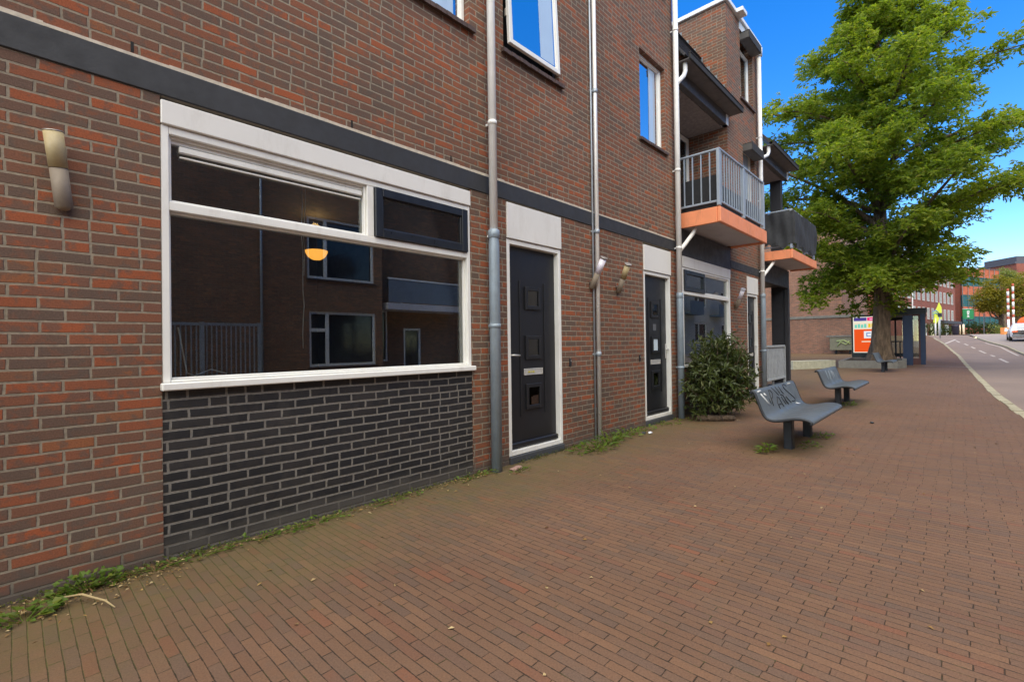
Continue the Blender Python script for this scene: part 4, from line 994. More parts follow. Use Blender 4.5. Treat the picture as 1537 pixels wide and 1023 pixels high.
# ------------------------------------------------------------------ bus shelter
def shelter():
    P0 = Vector((29.62, 1.22, 0)); Lx = Vector((.999, .035, 0)); Sx = Vector((-.035, .999, 0))
    zb = hgt(29.6)-.05
    T = thing('bus_shelter', 'dark blue bus shelter with a flat roof behind the street tree', 'bus shelter', (30, 2.2, zb))
    M_NAVY = plain('navy enamel', C(10, 36, 72), .4, var=.1, scale=3); M_NAVY2 = plain('dark blue grey steel', C(36, 42, 50), .45, var=.15)
    M_SG = glass('shelter glass', 2.5, (.8, .84, .8, 1))
    def pt(l, s, z): return P0+Lx*l+Sx*s+Vector((0, 0, zb+z))
    def bx(mb, l0, l1, s0, s1, z0, z1): mb.obox(pt(l0, s0, z0), Lx*(l1-l0), Sx*(s1-s0), (0, 0, z1-z0))
    m = MB(); bx(m, -.08, 4.2, -.06, 2.05, 2.44, 2.73); bx(m, -.12, 4.24, -.10, 2.09, 2.685, 2.71); m.build('roof', M_NAVY2, T)
    for l, s, wd, mt in ((0, 0, .15, M_NAVY), (4.0, 0, .1, M_NAVY2), (4.0, 1.85, .1, M_NAVY2), (0, 1.72, .14, M_NAVY2)):
        m = MB(); bx(m, l-.06, l+.06, s-.02, s+wd, 0, 2.44); m.build('post', mt, T)
    m = MB(); bx(m, -.62, -.54, .42, .78, .0, 2.38); m.build('side_panel', M_NAVY, T, 'bright blue end panel')
    m = MB(); bx(m, -.02, .02, .13, .62, .05, .34); bx(m, -.02, .02, .13, .62, 2.36, 2.44); bx(m, -.02, .02, .13, .22, .34, 2.36); m.build('side_frame', plain('brown red frame', C(86, 46, 40), .5), T)
    m = MB(); bx(m, -.005, .005, .22, .62, .34, 2.36); m.build('side_pane', M_SG, T)
    for a, b in ((.1, 1.3), (1.4, 2.6), (2.7, 3.9)):
        m = MB()
        for q in ((a, a+.07), (b-.07, b)): bx(m, *q, 1.76, 1.82, .25, 2.44)
        bx(m, a+.07, b-.07, 1.76, 1.82, .25, .5); bx(m, a+.07, b-.07, 1.76, 1.82, 2.3, 2.44); o = m.build('back_frame', M_NAVY2, T)
        m = MB(); bx(m, a+.07, b-.07, 1.785, 1.795, .5, 2.3); m.build('pane', M_SG, o)
    m = MB(); bx(m, 3.97, 4.03, .1, 1.75, .3, .5); bx(m, 3.97, 4.03, .1, 1.75, 2.3, 2.44)
    for q in (.62, 1.2): bx(m, 3.97, 4.03, q, q+.08, .5, 2.3)
    o = m.build('end_frame', M_NAVY2, T); m = MB(); bx(m, 3.99, 4.0, .1, 1.75, .5, 2.3); m.build('pane', M_SG, o)
    m = MB(); bx(m, .6, 3.6, 1.3, 1.65, .45, .50); bx(m, .8, .86, 1.45, 1.55, 0, .45); bx(m, 3.3, 3.36, 1.45, 1.55, 0, .45); m.build('seat', M_LEG, T)
    m = MB()
    for i in range(5): m.tube([pt(1.2, .78+.17*i, .0), pt(1.2, .78+.17*i, 1.15)], .028, 8)
    m.tube([pt(1.2, .7, 1.15), pt(1.2, 1.55, 1.15)], .03, 8); m.build('rail_bars', M_LEG, T)
    # the backlit poster case hangs at the far back corner, facing the camera
    A = thing('advertising_panel', 'raised poster case with an orange red advertisement beside the bus shelter', 'advertising panel', (30., 3.55, zb+.3))
    fx = Vector((.10, -.99, 0)).normalized(); nn = Vector((.99, .10, 0)); o = Vector((29.95, 4.10, zb+.42)); W_, H_ = 1.42, 2.10
    def ab(mb, u0, u1, v0, v1, d0, d1): mb.obox(o+fx*u0+Vector((0, 0, v0))+nn*d0, fx*(u1-u0), (0, 0, v1-v0), nn*(d1-d0))
    m = MB(); ab(m, 0, W_, -.06, H_, .02, .2); ab(m, 0, .07, .18, H_, -.01, .02); ab(m, W_-.07, W_, .18, H_, -.01, .02); ab(m, .07, W_-.07, H_-.08, H_, -.01, .02); ab(m, 0, W_, -.06, .18, -.015, .02); m.build('case', plain('dark green grey case', C(38, 46, 48, 1.2), .4), A)
    m = MB(); ab(m, .4, .52, -.9, -.06, .06, .16); ab(m, W_-.5, W_-.38, -.9, -.06, .06, .16); m.build('leg', M_LEG, A)
    t = NT('orange poster print'); 
    OR = emit
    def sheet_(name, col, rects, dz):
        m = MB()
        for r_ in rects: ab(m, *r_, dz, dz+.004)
        mm = emit(name, tuple(c*.8 for c in col[:3])+(1,), .42); return m, mm  # each poster sheet emits its print colour, as lit from inside the case
    pr = [('poster border', C(236, 226, 210, 1.2), [(.075, W_-.075, .185, H_-.085)], .012), ('poster orange red', C(250, 72, 28, 1.6), [(.11, W_-.1, .22, 1.38)], .007), ('poster pale top', C(226, 214, 190, 1.2), [(.11, W_-.1, 1.38, 1.76)], .007),
          ('poster magenta', C(226, 44, 110, 1.3), [(.66, W_-.1, 1.80, 1.98)], .007), ('poster violet', C(70, 62, 130, 1.3), [(.11, .64, 1.80, 1.98)], .007),
          ('poster white box', C(222, 226, 240, 1.2), [(.52, W_-.1, .92, 1.28)], .003), ('poster teal letters', C(110, 196, 176, 1.2), [(.14+.13*i, .24+.13*i, 1.45, 1.62+.03*(i % 2)) for i in range(4)], .003),
          ('poster yellow letters', C(250, 180, 40, 1.3), [(.70+.13*i, .80+.13*i, 1.46+.03*(i % 2), 1.66) for i in range(4)], .003), ('poster small print', C(246, 200, 170, 1.2), [(.42, 1.0, .72, .78), (1.08, 1.2, .70, .80)], .003),
          ('poster blue figure', C(80, 120, 190, 1.1), [(.62, .66, 1.0, 1.2), (.66, .80, 1.16, 1.2), (.66, .80, 1.0, 1.04), (.9, .94, 1.0, 1.2), (.94, 1.06, 1.0, 1.04), (1.06, 1.1, 1.0, 1.2)], -.001), ('poster pink lines', C(250, 200, 220, 1.1), [(.76, .95, 1.86, 1.91), (1.0, 1.2, 1.86, 1.91)], .003)]
    for nm, col, rc, dz in pr:
        m, mm = sheet_(nm, col, rc, dz); m.build('poster' if nm == 'poster border' else 'poster_print', mm, A)
    Sg = thing('sign_box', 'small orange sign box on top of the bus shelter roof', 'sign', pt(.55, 1.35, 2.72))
    m = MB(); bx(m, .5, .6, 1.1, 1.6, 2.735, 2.93); m.build('box', plain('orange box', C(232, 108, 72, 1.3), .5), Sg); m = MB(); bx(m, .49, .501, 1.15, 1.5, 2.79, 2.87); m.build('face', plain('red face', C(214, 70, 48, 1.3), .5), Sg)
shelter()

# ------------------------------------------------------------------ far row of houses
def rowbox(p0, p1, depth, z0, z1):
    a, b = Vector((p0[0], p0[1], 0)), Vector((p1[0], p1[1], 0)); u = (b-a); L = u.length; u.normalize(); n = Vector((-u.y, u.x, 0))
    if n.dot(Vector((1, 1, 0))) < 0: n = -n
    def f(mb, s0, s1, d0, d1, c0, c1): mb.obox(a+u*s0+n*d0+Vector((0, 0, c0)), u*(s1-s0), n*(d1-d0), (0, 0, c1-c0))
    return f, L
def facade(name, label, p0, p1, z0, z1, wallm, rows, cols, ww, wh, framem, zfirst, zstep, group=None, roofm=None, glassm=None, margin=1., skip=lambda i, j: False):
    f, L = rowbox(p0, p1, 10, z0, z1); T = thing(name, label, 'building', (p0[0], p0[1], z0), group)
    m = MB(); f(m, 0, L, 0, 10, z0, z1); m.build('wall', wallm, T)
    for j in range(rows):
        for i in range(cols):
            if skip(i, j): continue
            s = margin+(L-2*margin)*(i+.5)/cols; z = zfirst+j*zstep
            m = MB()
            f(m, s-ww/2, s-ww/2+.14, -.05, .06, z, z+wh); f(m, s+ww/2-.14, s+ww/2, -.05, .06, z, z+wh); f(m, s-ww/2+.14, s+ww/2-.14, -.05, .06, z+wh-.14, z+wh); f(m, s-ww/2+.14, s+ww/2-.14, -.09, .06, z-.02, z+.12); f(m, s-.05, s+.05, -.045, .05, z+.12, z+wh-.14)
            o = m.build('window', framem, T); m = MB(); f(m, s-ww/2+.14, s+ww/2-.14, -.012, .0, z+.12, z+wh-.14); m.build('pane', glassm, o)
    return T, f, L
M_DKGL = plain('dark window glass', (.03, .035, .045, 1), .08, var=.3, scale=.6)
a, b = at(1322, 500, 60), at(1434.5, 500, 82)
ROW, f, L = facade('brick_terrace', 'long old red brick terrace with rows of white windows left of the orange netting', a, b, 1.2, 13.3, M_OLD, 4, 15, 1.25, 1.75, plain('cream window frames', C(178, 172, 166), .6), 4.3, 2.75, glassm=plain('grey window glass', (.09, .10, .11, 1), .2, var=.4, scale=.5))
m = MB(); f(m, -.2, L+.1, -.25, 10.2, 13.3, 13.6); m.build('roof_edge', plain('dark roof edge', C(70, 64, 62), .8), ROW)
for k in range(5):
    m = MB(); f(m, L-3-4.2*k, L-.6-4.2*k, -.06, .05, 1.7, 3.6); m.build('shop_front', [M_DKGL, M_PANEL, plain('mint shop front', C(150, 170, 160, 1.2), .6), M_DKGL, M_PANEL][k], ROW)
m = MB(); f(m, L-12, L-.3, -.9, -.07, 3.7, 4.15); m.build('shop_awning', plain('dark awning', C(52, 50, 54, 1.2), .8), ROW)
m = MB(); f(m, L-24.5, L-24.3, -.15, -.06, 1.5, 13.); m.build('drain', M_PVC, ROW)
# renovated block wrapped in orange and green netting
def net(name, col):
    t = NT(name); n = t.noise(1.3, 4); g = t.xyz(t.pos())
    gz = t.mth('FRACT', t.mth('MULTIPLY', g[2], 2.1)); c = t.mix(t.step(gz, .0, .12, .15, 0.), col, (.2, .22, .2, 1))
    c = t.mix(1., c, t.ramp(n, [(.3, (.75, .75, .75, 1)), (.7, (1.2, 1.2, 1.2, 1))]), 'MULTIPLY'); t.bsdf(c, .8); return t.m
M_NO, M_NT, M_NR = net('orange scaffold netting', C(172, 88, 54)), net('teal scaffold netting', C(24, 86, 90, .9)), net('brick red hoarding', C(158, 76, 58))
q0, q1, q2 = at(1435, 500, 88), at(1446, 500, 85), at(1502, 500, 91)
NB = thing('wrapped_building', 'building wrapped in orange and teal scaffold netting', 'building', (q1.x, q1.y, 1.8))
bands = [(1.5, 3.15, M_NR), (3.15, 5.25, M_NT), (5.25, 7.0, M_NO), (7.0, 9.1, M_NT), (9.1, 10.75, M_NO), (10.75, 12.45, M_NT), (12.45, 14.1, M_NO)]
for i, (c0, c1, mm) in enumerate(bands):
    m = MB()
    for s0, s1 in ((q0, q1), (q1, q2)):
        k = 10
        for j in range(k):
            u = s0.lerp(s1, j/k); v = s0.lerp(s1, (j+1)/k); o1 = .08*math.sin(j*2.1+i); o2 = .08*math.sin((j+1)*2.1+i)
            m.quad((u.x-o1, u.y, c0), (v.x-o2, v.y, c0), (v.x-o2, v.y, c1), (u.x-o1, u.y, c1))
    m.build('netting', mm, NB)
f, L = rowbox((q1.x+.5, q1.y, 0), (q2.x+.5, q2.y, 0), 9, 0, 0); m = MB(); f(m, 0, L, .3, 9, 1.5, 13.9); m.build('wall', M_OLD, NB)
m = MB()
for k in range(8):
    u = q1.lerp(q2, k/7); m.tube([(u.x-.2, u.y, 1.5), (u.x-.2, u.y, 14.3)], .05, 6)
for z in (5.25, 9.1, 12.45, 14.2): m.tube([(q1.x-.2, q1.y, z), (q2.x-.2, q2.y, z)], .05, 6)
m.build('scaffold', plain('dull scaffold tube', C(92, 98, 98), .6), NB)
# houses on the right far away
h0, h1 = at(1543, 500, 112), at(1600, 500, 104)
HB, f, L = facade('far_corner_house', 'distant brown corner house with a dark roof and chimney at the right edge', h0, h1, 1.5, 17.6, M_OLD, 3, 3, 1.6, 2.4, M_WHITE, 5, 4., glassm=M_DKGL)
m = MB(); f(m, -.4, L, -.4, 10.3, 17.6, 18.1); f(m, .5, L, .6, 10, 18.1, 19.2); R_ = m.build('roof', plain('dark slate roof', C(74, 74, 82), .8), HB)
m = MB(); f(m, 1.2, 2.2, .6, 1.6, 19.2, 21.); m.build('chimney', M_OLD, R_)
m = MB(); f(m, 1.55, 1.85, .95, 1.25, 21., 21.7); m.build('chimney_pot', plain('clay pot', C(150, 70, 50), .8), R_)

# ------------------------------------------------------------------ far trees, hedge, street furniture
def far_tree(px, py, dep, blobs, mat, label, seed, leaf=.27, trunk=True):
    r = random.Random(seed); base = at(px, py, dep); base.z = hgt(base.x)
    T = thing('street_tree', label, 'tree', base, 'trees at the end of the street'); it = []
    rt = Vector((math.sin(YAW), -math.cos(YAW), 0)); fwd = Vector((math.cos(YAW), math.sin(YAW), 0)); lim = MB()
    for (x0, x1, y0, y1) in blobs:
        c = at((x0+x1)/2, (y0+y1)/2, dep); rx = (x1-x0)/2*dep/712; rz = (y1-y0)/2*dep/712
        lim.tube([Vector((base.x, base.y, base.z+2)), base.lerp(c, .6), c], [.14, .08, .03], 6, False)
        for k in range(int(36*rx*rz)+24):
            d = rdir(r); q = c+rt*d.x*rx*r.uniform(.5, 1.05)+fwd*d.y*rx*r.uniform(.4, 1.)+Vector((0, 0, d.z*rz*r.uniform(.5, 1.05)))
            for m_ in range(14):
                p = q+Vector((r.gauss(0, .34), r.gauss(0, .34), r.gauss(0, .12)))
                it.append((p, Vector((r.uniform(-1, 1), r.uniform(-1, 1), r.uniform(-.5, .2))), Vector((0, 0, 1))+rdir(r)*.7, leaf*r.uniform(.7, 1.5), leaf*r.uniform(.45, .8)))
    leaf_obj('crown', it, mat, T, .3)
    m = MB(); m.tube([(base.x, base.y, base.z-.2), (base.x, base.y, base.z+2), (base.x+.1, base.y, base.z+4)], [.32, .26, .16], 10); m.build('trunk', M_BARK, T); lim.build('limbs', M_BARK, T)
far_tree(1503, 502, 66, [(1462, 1500, 430, 466), (1478, 1516, 412, 450), (1480, 1522, 440, 472), (1468, 1490, 448, 468)], M_FARLEAF, 'yellow green spreading tree in front of the orange netting', 41)
far_tree(1530, 502, 62, [(1515, 1545, 430, 478), (1518, 1555, 408, 450), (1530, 1570, 440, 490)], M_FARLEAF, 'yellow green tree at the right edge behind the white car', 42)
far_tree(1508, 500, 92, [(1490, 1522, 403, 424), (1498, 1530, 408, 432)], M_FARLEAF2, 'pale flowering treetop rising behind the yellow green tree', 43, .26)
def hedge(x0, x1, y0, y1, dep, label, seed, mat=M_HEDGE):
    r = random.Random(seed); it = []; p0, p1 = at(x0, (y0+y1)/2, dep), at(x1, (y0+y1)/2, dep); h = (y1-y0)*dep/712
    T = thing('hedge', label, 'hedge', (p0+p1)/2, 'hedges at the end of the street')
    for k in range(int((p1-p0).length*h*200)):
        p = p0.lerp(p1, r.random())+Vector((r.gauss(0, .4), r.gauss(0, .4), r.uniform(-h*.55, h*.5)*(1+.3*math.sin(k))))
        it.append((p, rdir(r), Vector((0, 0, 1))+rdir(r), r.uniform(.15, .34), r.uniform(.1, .2)))
    leaf_obj('foliage', it, mat, T, .3)
hedge(1393, 1414, 484, 503, 68, 'dark green hedge between the bus shelter and the yellow sign', 51)
hedge(1414, 1442, 490, 503, 68, 'low hedge before the terrace shop fronts', 52)
hedge(1450, 1500, 485, 502, 70, 'long green hedge below the orange netting', 53)
hedge(1494, 1505, 488, 504, 63, 'grey green bush left of the red and white poles', 54, M_FARLEAF2)
# a small tree in the side street seen through the porch
def side_tree():
    r = random.Random(61); T = thing('small_tree', 'small bright green tree in the side street seen through the porch', 'tree', (26.5, 9.2, hgt(26.5))); it = []; lim = MB()
    for k in range(46):
        d = rdir(r, .1); c = Vector((26.5, 9.2, 3.9))+Vector((d.x*1.5, d.y*1.5, d.z*1.4)); lim.tube([(26.5, 9.2, 2.2), c], [.05, .01], 5, False)
        for q in range(40): it.append((c+rdir(r)*.5*r.random(), rdir(r), Vector((0, 0, 1))+rdir(r)*.6, r.uniform(.1, .2), r.uniform(.06, .1)))
    leaf_obj('crown', it, M_LEAF, T); lim.build('limbs', M_BARK, T); m = MB(); m.tube([(26.5, 9.2, -.1), (26.5, 9.2, 2.4)], [.09, .06], 8); m.build('trunk', M_BARK, T)
side_tree()
def pole(px, ytop, dep, rad, label, striped=True):
    p = at(px, ytop, dep); zb = hgt(p.x)-.1; T = thing('barrier_pole', label, 'pole', (p.x, p.y, zb), 'red and white poles at the bridge')
    n = 9; z = p.z; z1 = zb+(z-zb)*.33
    m = MB(); m.tube([(p.x, p.y, zb), (p.x, p.y, z1)], rad*1.05, 12); m.build('base', M_PVC, T)
    mw, mr = MB(), MB()
    for i in range(n):
        a = z1+(z-z1)*(i+(.0 if i % 2 == 0 else -.25))/n; b = z1+(z-z1)*(i+(.75 if i % 2 == 0 else 1.))/n; (mw if i % 2 else mr).tube([(p.x, p.y, a), (p.x, p.y, b)], rad, 12)
    mw.build('white_band', M_WHITE, T); mr.build('red_band', plain('faded red paint', C(168, 74, 50), .6), T)
pole(1512.5, 432, 52, .10, 'left of two red and white striped poles behind the white car')
pole(1520, 424, 55, .10, 'right and taller of two red and white striped poles behind the white car')
# signs
p = at(1453.5, 471, 72); G = thing('green_sign', 'square green sign with a white emblem before the teal netting', 'sign', (p.x, p.y, hgt(p.x)))
rt = Vector((math.sin(YAW), -math.cos(YAW), 0)); nf = Vector((-math.cos(YAW), -math.sin(YAW), 0))
def card(mb, c, w_, h_, d0, d1, ox=0, oz=0): mb.obox(c+rt*(ox-w_/2)+Vector((0, 0, oz-h_/2))+nf*d0, rt*w_, (0, 0, h_), nf*(d1-d0))
M_GREEN = plain('green sign enamel', C(22, 120, 60, 1.2), .4)
m = MB(); card(m, p, 1.62, 1.5, -.12, 0); m.build('board', M_GREEN, G)
m = MB(); card(m, p, 1.62, .06, -.14, .03, 0, .78); m.build('top_trim', M_PVC, G)
m = MB(); card(m, p, .26, .62, .005, .03, -.05, -.12); card(m, p, .36, .40, .006, .031, -.05, .30); card(m, p, .4, .08, .007, .032, -.05, -.46); m.build('white_emblem', M_WHITE, G)
m = MB(); card(m, p, .12, .14, .033, .045, -.05, .32); card(m, p, .12, .14, .033, .045, -.05, -.15); m.build('emblem_detail', M_GREEN, G)
m = MB(); m.tube([(p.x+.1, p.y, hgt(p.x)-.1), (p.x+.1, p.y, p.z-.7)], .06, 8); card(m, p, .9, .22, -.1, .02, .2, -.95); m.build('post', M_LEG, G)
p = at(1406.5, 471, 56); Y_ = thing('yellow_sign', 'tall bright yellow banner sign with blue lines on two pale posts', 'sign', (p.x, p.y, hgt(p.x)))
m = MB(); q = [(-.5, -1.0), (-.15, -1.15), (.15, -.7), (.5, -.6), (.5, .75), (.22, 1.35), (.0, .8), (-.2, .4), (-.55, .1), (-.35, -.3)]
m.prism([p+rt*u+Vector((0, 0, v)) for u, v in q], nf*.06); m.build('banner', plain('bright yellow', C(196, 204, 60), .6, var=.15, scale=2), Y_)
m = MB(); m.tube([p+rt*-.6+Vector((0, 0, .2))+nf*.09, p+rt*-.2+Vector((0, 0, .42))+nf*.09, p+rt*.1+Vector((0, 0, .15))+nf*.09], .05, 6); m.tube([p+rt*-.6+Vector((0, 0, -.05))+nf*.09, p+rt*-.25+Vector((0, 0, .15))+nf*.09, p+rt*.05+Vector((0, 0, -.1))+nf*.09], .05, 6); m.build('blue_line', plain('blue line', C(90, 150, 190, 1.), .6), Y_)
m = MB(); 
for u in (-.22, .22): q = p+rt*u; m.tube([(q.x, q.y, hgt(q.x)-.2), (q.x, q.y, p.z-.5)], .075, 8)
m.build('post', M_PVC, Y_)
p = at(1410.5, 474, 50); T = thing('sign_post', 'slim grey sign post at the bend of the kerb', 'sign post', (p.x, p.y, hgt(p.x)))
m = MB(); m.tube([(p.x, p.y, hgt(p.x)-.1), (p.x, p.y, p.z)], .055, 10); m.build('post', M_GALV, T); m = MB(); card(m, p, .42, .42, .06, .09, -.05, .1); m.build('plate', M_LEG, T)
for i, (px, y0, dep, rad, lab) in enumerate([(1446, 487, 66, .12, 'thick cream bollard post below the green sign'), (1441, 488, 67, .07, 'thin white post left of the cream bollard')]):
    p = at(px, y0, dep); T = thing('bollard', lab, 'bollard', (p.x, p.y, hgt(p.x))); m = MB(); m.tube([(p.x, p.y, hgt(p.x)-.1), (p.x, p.y, p.z)], rad, 10); m.build('post', plain('cream paint', C(222, 204, 176, 1.1), .6), T); m = MB(); m.tube([(p.x, p.y, p.z), (p.x, p.y, p.z+.06)], [rad*1.05, rad*.7], 10); m.build('cap', M_PVC, T)
p = at(1476.5, 470, 68); T = thing('slim_pole', 'thin grey pole in front of the long hedge', 'pole', (p.x, p.y, hgt(p.x))); m = MB(); m.tube([(p.x, p.y, hgt(p.x)), (p.x, p.y, p.z)], .05, 8); m.build('post', M_GALV, T)
p = at(1434, 495, 66); T = thing('rubbish_bin', 'dark rubbish bin beside the terrace', 'bin', (p.x, p.y, hgt(p.x))); m = MB(); m.lathe([(.0, -.7), (.36, -.7), (.42, .5), (.44, .52), (.44, .6), (.3, .7), (0, .7)], p, 14); m.build('body', plain('dark blue plastic', C(40, 40, 60), .5), T)
p = at(1508, 497, 50); T = thing('road_barrier', 'small orange and white barrier block at the foot of the striped poles', 'barrier', (p.x, p.y, hgt(p.x))); m = MB(); card(m, p, .5, .8, -.2, .2); m.build('block', plain('orange plastic', C(230, 140, 70, 1.2), .5), T); m = MB(); card(m, p, .5, .25, .205, .22, 0, .1); m.build('white_stripe', M_WHITE, T)
p = at(1544, 488, 58); T = thing('orange_container', 'orange arched container at the right edge above the white car', 'container', (p.x, p.y, hgt(p.x))); m = MB(); prof = [(1.2*math.cos(a), 1.0*math.sin(a)) for a in [i*PI/10 for i in range(11)]]; m.prism([p+rt*(u+.6)+Vector((0, 0, v+.1)) for u, v in prof]+[p+rt*-.6+Vector((0, 0, -1.6)), p+rt*1.8+Vector((0, 0, -1.6))][::1], nf*-.8); m.build('shell', plain('orange steel', C(224, 96, 44, 1.2), .5), T)

# ------------------------------------------------------------------ white car seen from behind
def car():
    z0 = hgt(59.9); T = thing('parked_car', 'white car parked by the road below the striped poles', 'car', (60, -3.5, z0))
    M_CAR = plain('white car paint', C(226, 228, 234, 1.1), .18, var=.02, spec=.6); M_TYRE = plain('tyre rubber', (.015, .015, .016, 1), .8); M_RED = plain('tail light red', C(226, 96, 50, 1.4), .25)
    # cross sections along the length: x, half width at sill, half width at roof, z bottom, z belt, z top
    secs = [(0, .74, .55, .38, .86, .90), (.06, .86, .62, .30, .92, .98), (.35, .90, .66, .26, .96, 1.28), (.85, .91, .66, .24, .97, 1.46), (1.6, .91, .67, .22, .97, 1.50), (2.5, .91, .66, .22, .96, 1.43), (3.2, .90, .64, .22, .94, 1.0), (4.0, .86, .60, .26, .84, .86), (4.25, .72, .5, .34, .70, .72)]
    m = MB(); m.smooth = True; ring = []
    for (x, a, c, zb, zm, zt) in secs:
        pr = [(-a*.86, zb), (-a, zb+.14), (-a*1.0, zm-.1), (-a*.965, zm), (-c, zt-.05), (-c*.82, zt), (c*.82, zt), (c, zt-.05), (a*.965, zm), (a, zm-.1), (a, zb+.14), (a*.86, zb)]
        ring.append(len(m.v)); m.v += [(60+x-2.1, -3.95+y, z0+z) for y, z in pr]
    n = 12
    for p, q in zip(ring, ring[1:]):
        for k in range(n): m.face((p+k, p+(k+1) % n, q+(k+1) % n, q+k))
    m.face([ring[0]+k for k in range(n)]); m.face([ring[-1]+k for k in range(n)][::-1])
    body = m.build('body', M_CAR, T)
    X = 60-2.1
    m = MB(); m.quad((X+.10, -4.49, z0+1.0), (X+.10, -3.41, z0+1.0), (X+.42, -3.45, z0+1.34), (X+.42, -4.45, z0+1.34)); m.v = [(a-.045, b, c+.03) for a, b, c in m.v]; m.build('rear_window', plain('pale tinted glass', C(176, 184, 196, 1.), .1), T)
    for s in (-1, 1):
        m = MB(); y = -3.95+s*.62; m.bbox(X-.02, X+.12, y-.17, y+.17, z0+.70, z0+.84, .02); m.build('tail_light', M_RED, T)
        for xx in (X+.75, X+3.35):
            y = -3.95+s*.84; m = MB(); m.tube([(xx, y-.1, z0+.33), (xx, y+.1, z0+.33)], .33, 20); o = m.build('wheel', M_TYRE, T); m = MB(); m.tube([(xx, y-.105, z0+.33), (xx, y+.105, z0+.33)], .2, 14); m.build('rim', M_STEEL, o)
        m = MB(); m.bbox(X+2.35, X+2.5, -3.95+s*.93, -3.95+s*1.1, z0+.95, z0+1.1, .03); m.build('mirror', M_CAR, T)
    m = MB(); m.bbox(X-.05, X+.15, -4.73, -3.17, z0+.36, z0+.52, .04); m.build('bumper', plain('grey bumper', C(120, 124, 132), .5), T)
    m = MB(); m.bbox(X-.03, X+.02, -4.21, -3.69, z0+.72, z0+.83, .008); m.build('number_plate', plain('plate recess', C(90, 90, 92), .5), T)
car()

# ------------------------------------------------------------------ the street behind the camera, seen in the glass
YO = -9.
O = thing('opposite_building', 'brown brick apartment building across the street mirrored in the big window', 'building', (6, YO, 0))
w = MB()
ops = [(7.2, 9.8, .66, 2.62), (7.15, 9.75, 3.78, 5.98), (-1.5, 1.1, .66, 2.62), (-1.5, 1.1, 3.78, 5.98)]
w.wall(-22, 10.1, -.2, 9.3, YO, ops, -.15); w.quad((10.1, YO, -.2), (10.1, YO-1.1, -.2), (10.1, YO-1.1, 9.3), (10.1, YO, 9.3)); w.wall(10.1, 17, -.2, 9.3, YO-1.1, [(10.3, 11., .72, 2.85), (11.8, 12.7, 0, 2.12)], -.15); w.quad((17, YO, -.2), (17, YO-9, -.2), (17, YO-9, 9.3), (17, YO, 9.3))
w.quad((-22, YO, 9.3), (17, YO, 9.3), (17, YO-9, 9.3), (-22, YO-9, 9.3)); w.quad((-22, YO-9, -.2), (17, YO-9, -.2), (17, YO-9, 9.3), (-22, YO-9, 9.3)); w.quad((-22, YO, -.2), (-22, YO-9, -.2), (-22, YO-9, 9.3), (-22, YO, 9.3))
w.build('wall', M_OPP, O)
def owin(x0, x1, z0, z1, lab=None):
    w = MB(); y = YO-.12
    w.box(x0, x0+.09, y, y+.06, z0, z1); w.box(x1-.09, x1, y, y+.06, z0, z1); w.box(x0+.09, x1-.09, y, y+.058, z0, z0+.09); w.box(x0+.09, x1-.09, y, y+.058, z1-.09, z1); xm = x0+.62; w.box(xm, xm+.12, y, y+.057, z0+.09, z1-.09); w.box(x0+.09, xm, y, y+.056, z1-.72, z1-.6)
    o = w.build('window', M_WHITE, O); w = MB(); w.box(x0+.02, x1-.02, y-.03, y-.02, z0+.02, z1-.02); w.build('pane', plain('opposite window with net curtain', (.03, .033, .04, 1), .08), o); w = MB(); w.box(x0-.05, x1+.05, YO-.1, YO+.06, z0-.08, z0-.01); w.build('sill', M_SILL, o)
for q in ops: owin(*q)
w = MB(); w.bbox(10.3, 14.4, YO-1.0, YO+.1, 2.82, 3.08, .01); o = w.build('balcony', M_SOFFIT, O); w = MB(); w.box(10.36, 14.36, YO+.04, YO+.06, 3.12, 4.02); w.build('balcony_panel', plain('blue grey balcony panel', C(112, 122, 134), .7), o); w = MB(); w.box(10.34, 14.38, YO+.02, YO+.08, 4.03, 4.09); w.box(10.94, 11., YO+.0, YO+.03, 3.1, 4.03); w.build('handrail', M_PVC, o)
w = MB(); w.rect(11.8, 12.7, 0, 2.12, YO-1.22, YO-1.12, .09); w.rect(10.3, 11., .72, 2.85, YO-1.22, YO-1.12, .07); o = w.build('door_frame', M_WHITE, O); w = MB(); w.box(10.35, 10.95, YO-1.2, YO-1.19, .76, 2.8); w.box(11.87, 12.63, YO-1.2, YO-1.19, .05, 2.05); w.build('pane', M_DKGL, o)
w = MB(); w.tube([(5.62, YO+.08, 0), (5.62, YO+.08, 9.3)], .04, 8); tag(w.build('drain_pipe', M_GALV, None), 'slim drain pipe on the opposite brick facade mirrored in the big window', 'drain pipe')
G2 = thing('metal_gate', 'dark bar gate across the street mirrored at the lower left of the big window', 'gate', (4.2, YO+1.2, 0))
w = MB(); w.box(2.0, 5.2, YO+1.18, YO+1.24, 2.0, 2.08); w.box(2.0, 5.2, YO+1.18, YO+1.24, .15, .22)
for i in range(26): w.box(2.05+i*.123, 2.08+i*.123, YO+1.19, YO+1.22, .22, 2.0)
w.build('bars', M_GALV, G2); w = MB(); w.box(3.62, 3.72, YO+1.16, YO+1.26, 0, 2.1); w.box(5.12, 5.2, YO+1.16, YO+1.26, 0, 2.1); w.build('gate_post', M_GALV, G2)
M_PLAST = plain('pale grey render', C(170, 166, 160, 1.1), .85, var=.1)
P2 = thing('opposite_flats', 'pale grey rendered flats further along the opposite side mirrored in the shop window', 'building', (40, YO, .5))
w = MB(); ops2 = [(28+i*6.2, 30.6+i*6.2, z, z+1.7) for i in range(6) for z in (1.3, 4.4, 7.4)]
w.wall(21, 66, -.2, 10.5, YO, ops2, -.15); w.quad((21, YO, -.2), (21, YO-9, -.2), (21, YO-9, 10.5), (21, YO, 10.5)); w.quad((21, YO, 10.5), (66, YO, 10.5), (66, YO-9, 10.5), (21, YO-9, 10.5)); w.build('wall', M_PLAST, P2)
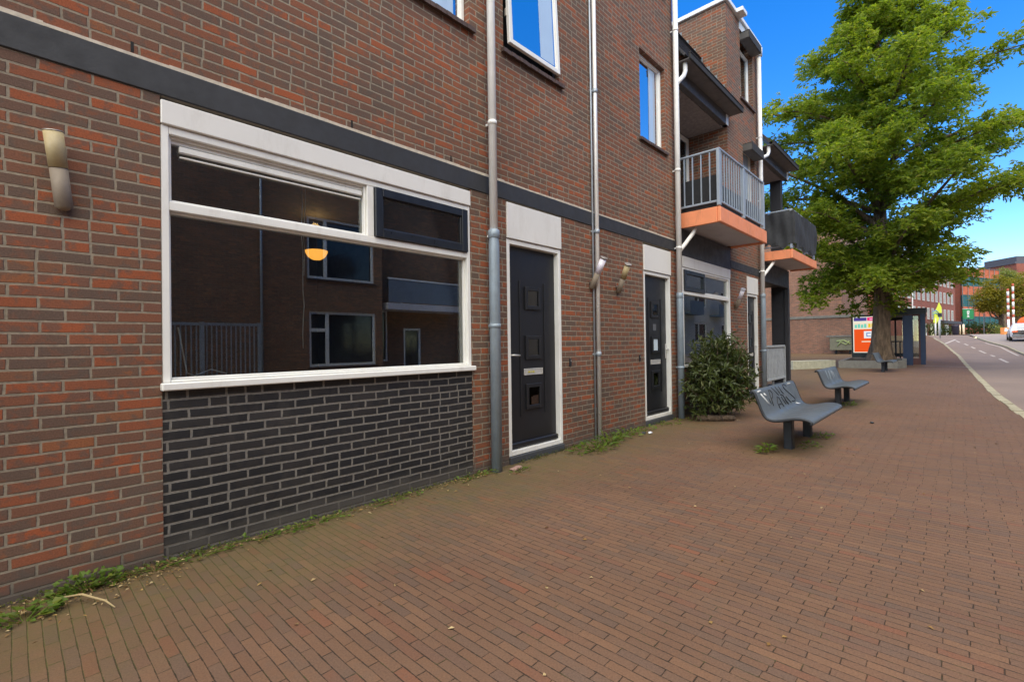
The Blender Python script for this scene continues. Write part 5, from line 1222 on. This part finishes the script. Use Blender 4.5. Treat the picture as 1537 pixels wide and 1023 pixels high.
for x0, x1, z0, z1 in ops2:
    w = MB(); y = YO-.12; w.box(x0, x0+.1, y, y+.06, z0, z1); w.box(x1-.1, x1, y, y+.06, z0, z1); w.box(x0+.1, x1-.1, y, y+.058, z0, z0+.1); w.box(x0+.1, x1-.1, y, y+.058, z1-.1, z1); w.box(x0+.9, x0+1., y, y+.057, z0+.1, z1-.1)
    o = w.build('window', M_WHITE, P2); w = MB(); w.box(x0+.02, x1-.02, y-.03, y-.02, z0, z1); w.build('pane', M_DKGL, o)
for i in range(6):
    w = MB(); w.box(25.0+i*6.2, 27.7+i*6.2, YO+.02, YO+.9, 3.6, 3.75); w.box(25.0+i*6.2, 27.7+i*6.2, YO+.86, YO+.9, 3.76, 4.7); w.build('balcony', plain('blue balcony panel', C(78, 98, 120), .5), P2)

# ------------------------------------------------------------------ light
wd = bpy.data.worlds.new('World'); SC.world = wd; wd.use_nodes = True; nt = wd.node_tree; bg = nt.nodes['Background']
sky = nt.nodes.new('ShaderNodeTexSky'); sky.sky_type = 'NISHITA'; sky.sun_disc = False
SUN_EL, SUN_AZ = math.radians(57), math.radians(207)     # azimuth measured from +X towards +Y
sky.sun_elevation = SUN_EL; sky.sun_rotation = PI/2-SUN_AZ; sky.altitude = 0; sky.air_density = 1.0; sky.dust_density = .05; sky.ozone_density = 3.
hs = nt.nodes.new('ShaderNodeHueSaturation'); hs.inputs['Saturation'].default_value = 1.4; hs.inputs['Hue'].default_value = .510; nt.links.new(sky.outputs[0], hs.inputs['Color']); nt.links.new(hs.outputs[0], bg.inputs[0]); bg.inputs[1].default_value = .11
sl = bpy.data.lights.new('sun', 'SUN'); sl.energy = 2.6; sl.angle = math.radians(95); sl.color = (1., .88, .56)
so = bpy.data.objects.new('sun', sl); COL.objects.link(so)
so.rotation_euler = Vector((math.cos(SUN_AZ)*math.cos(SUN_EL), math.sin(SUN_AZ)*math.cos(SUN_EL), math.sin(SUN_EL))).to_track_quat('Z', 'Y').to_euler()
vs = SC.view_settings; vs.view_transform = 'Standard'; vs.look = 'None'; vs.exposure = 1.52; vs.gamma = 1.
SC.cycles.max_bounces = 8; SC.cycles.transparent_max_bounces = 12
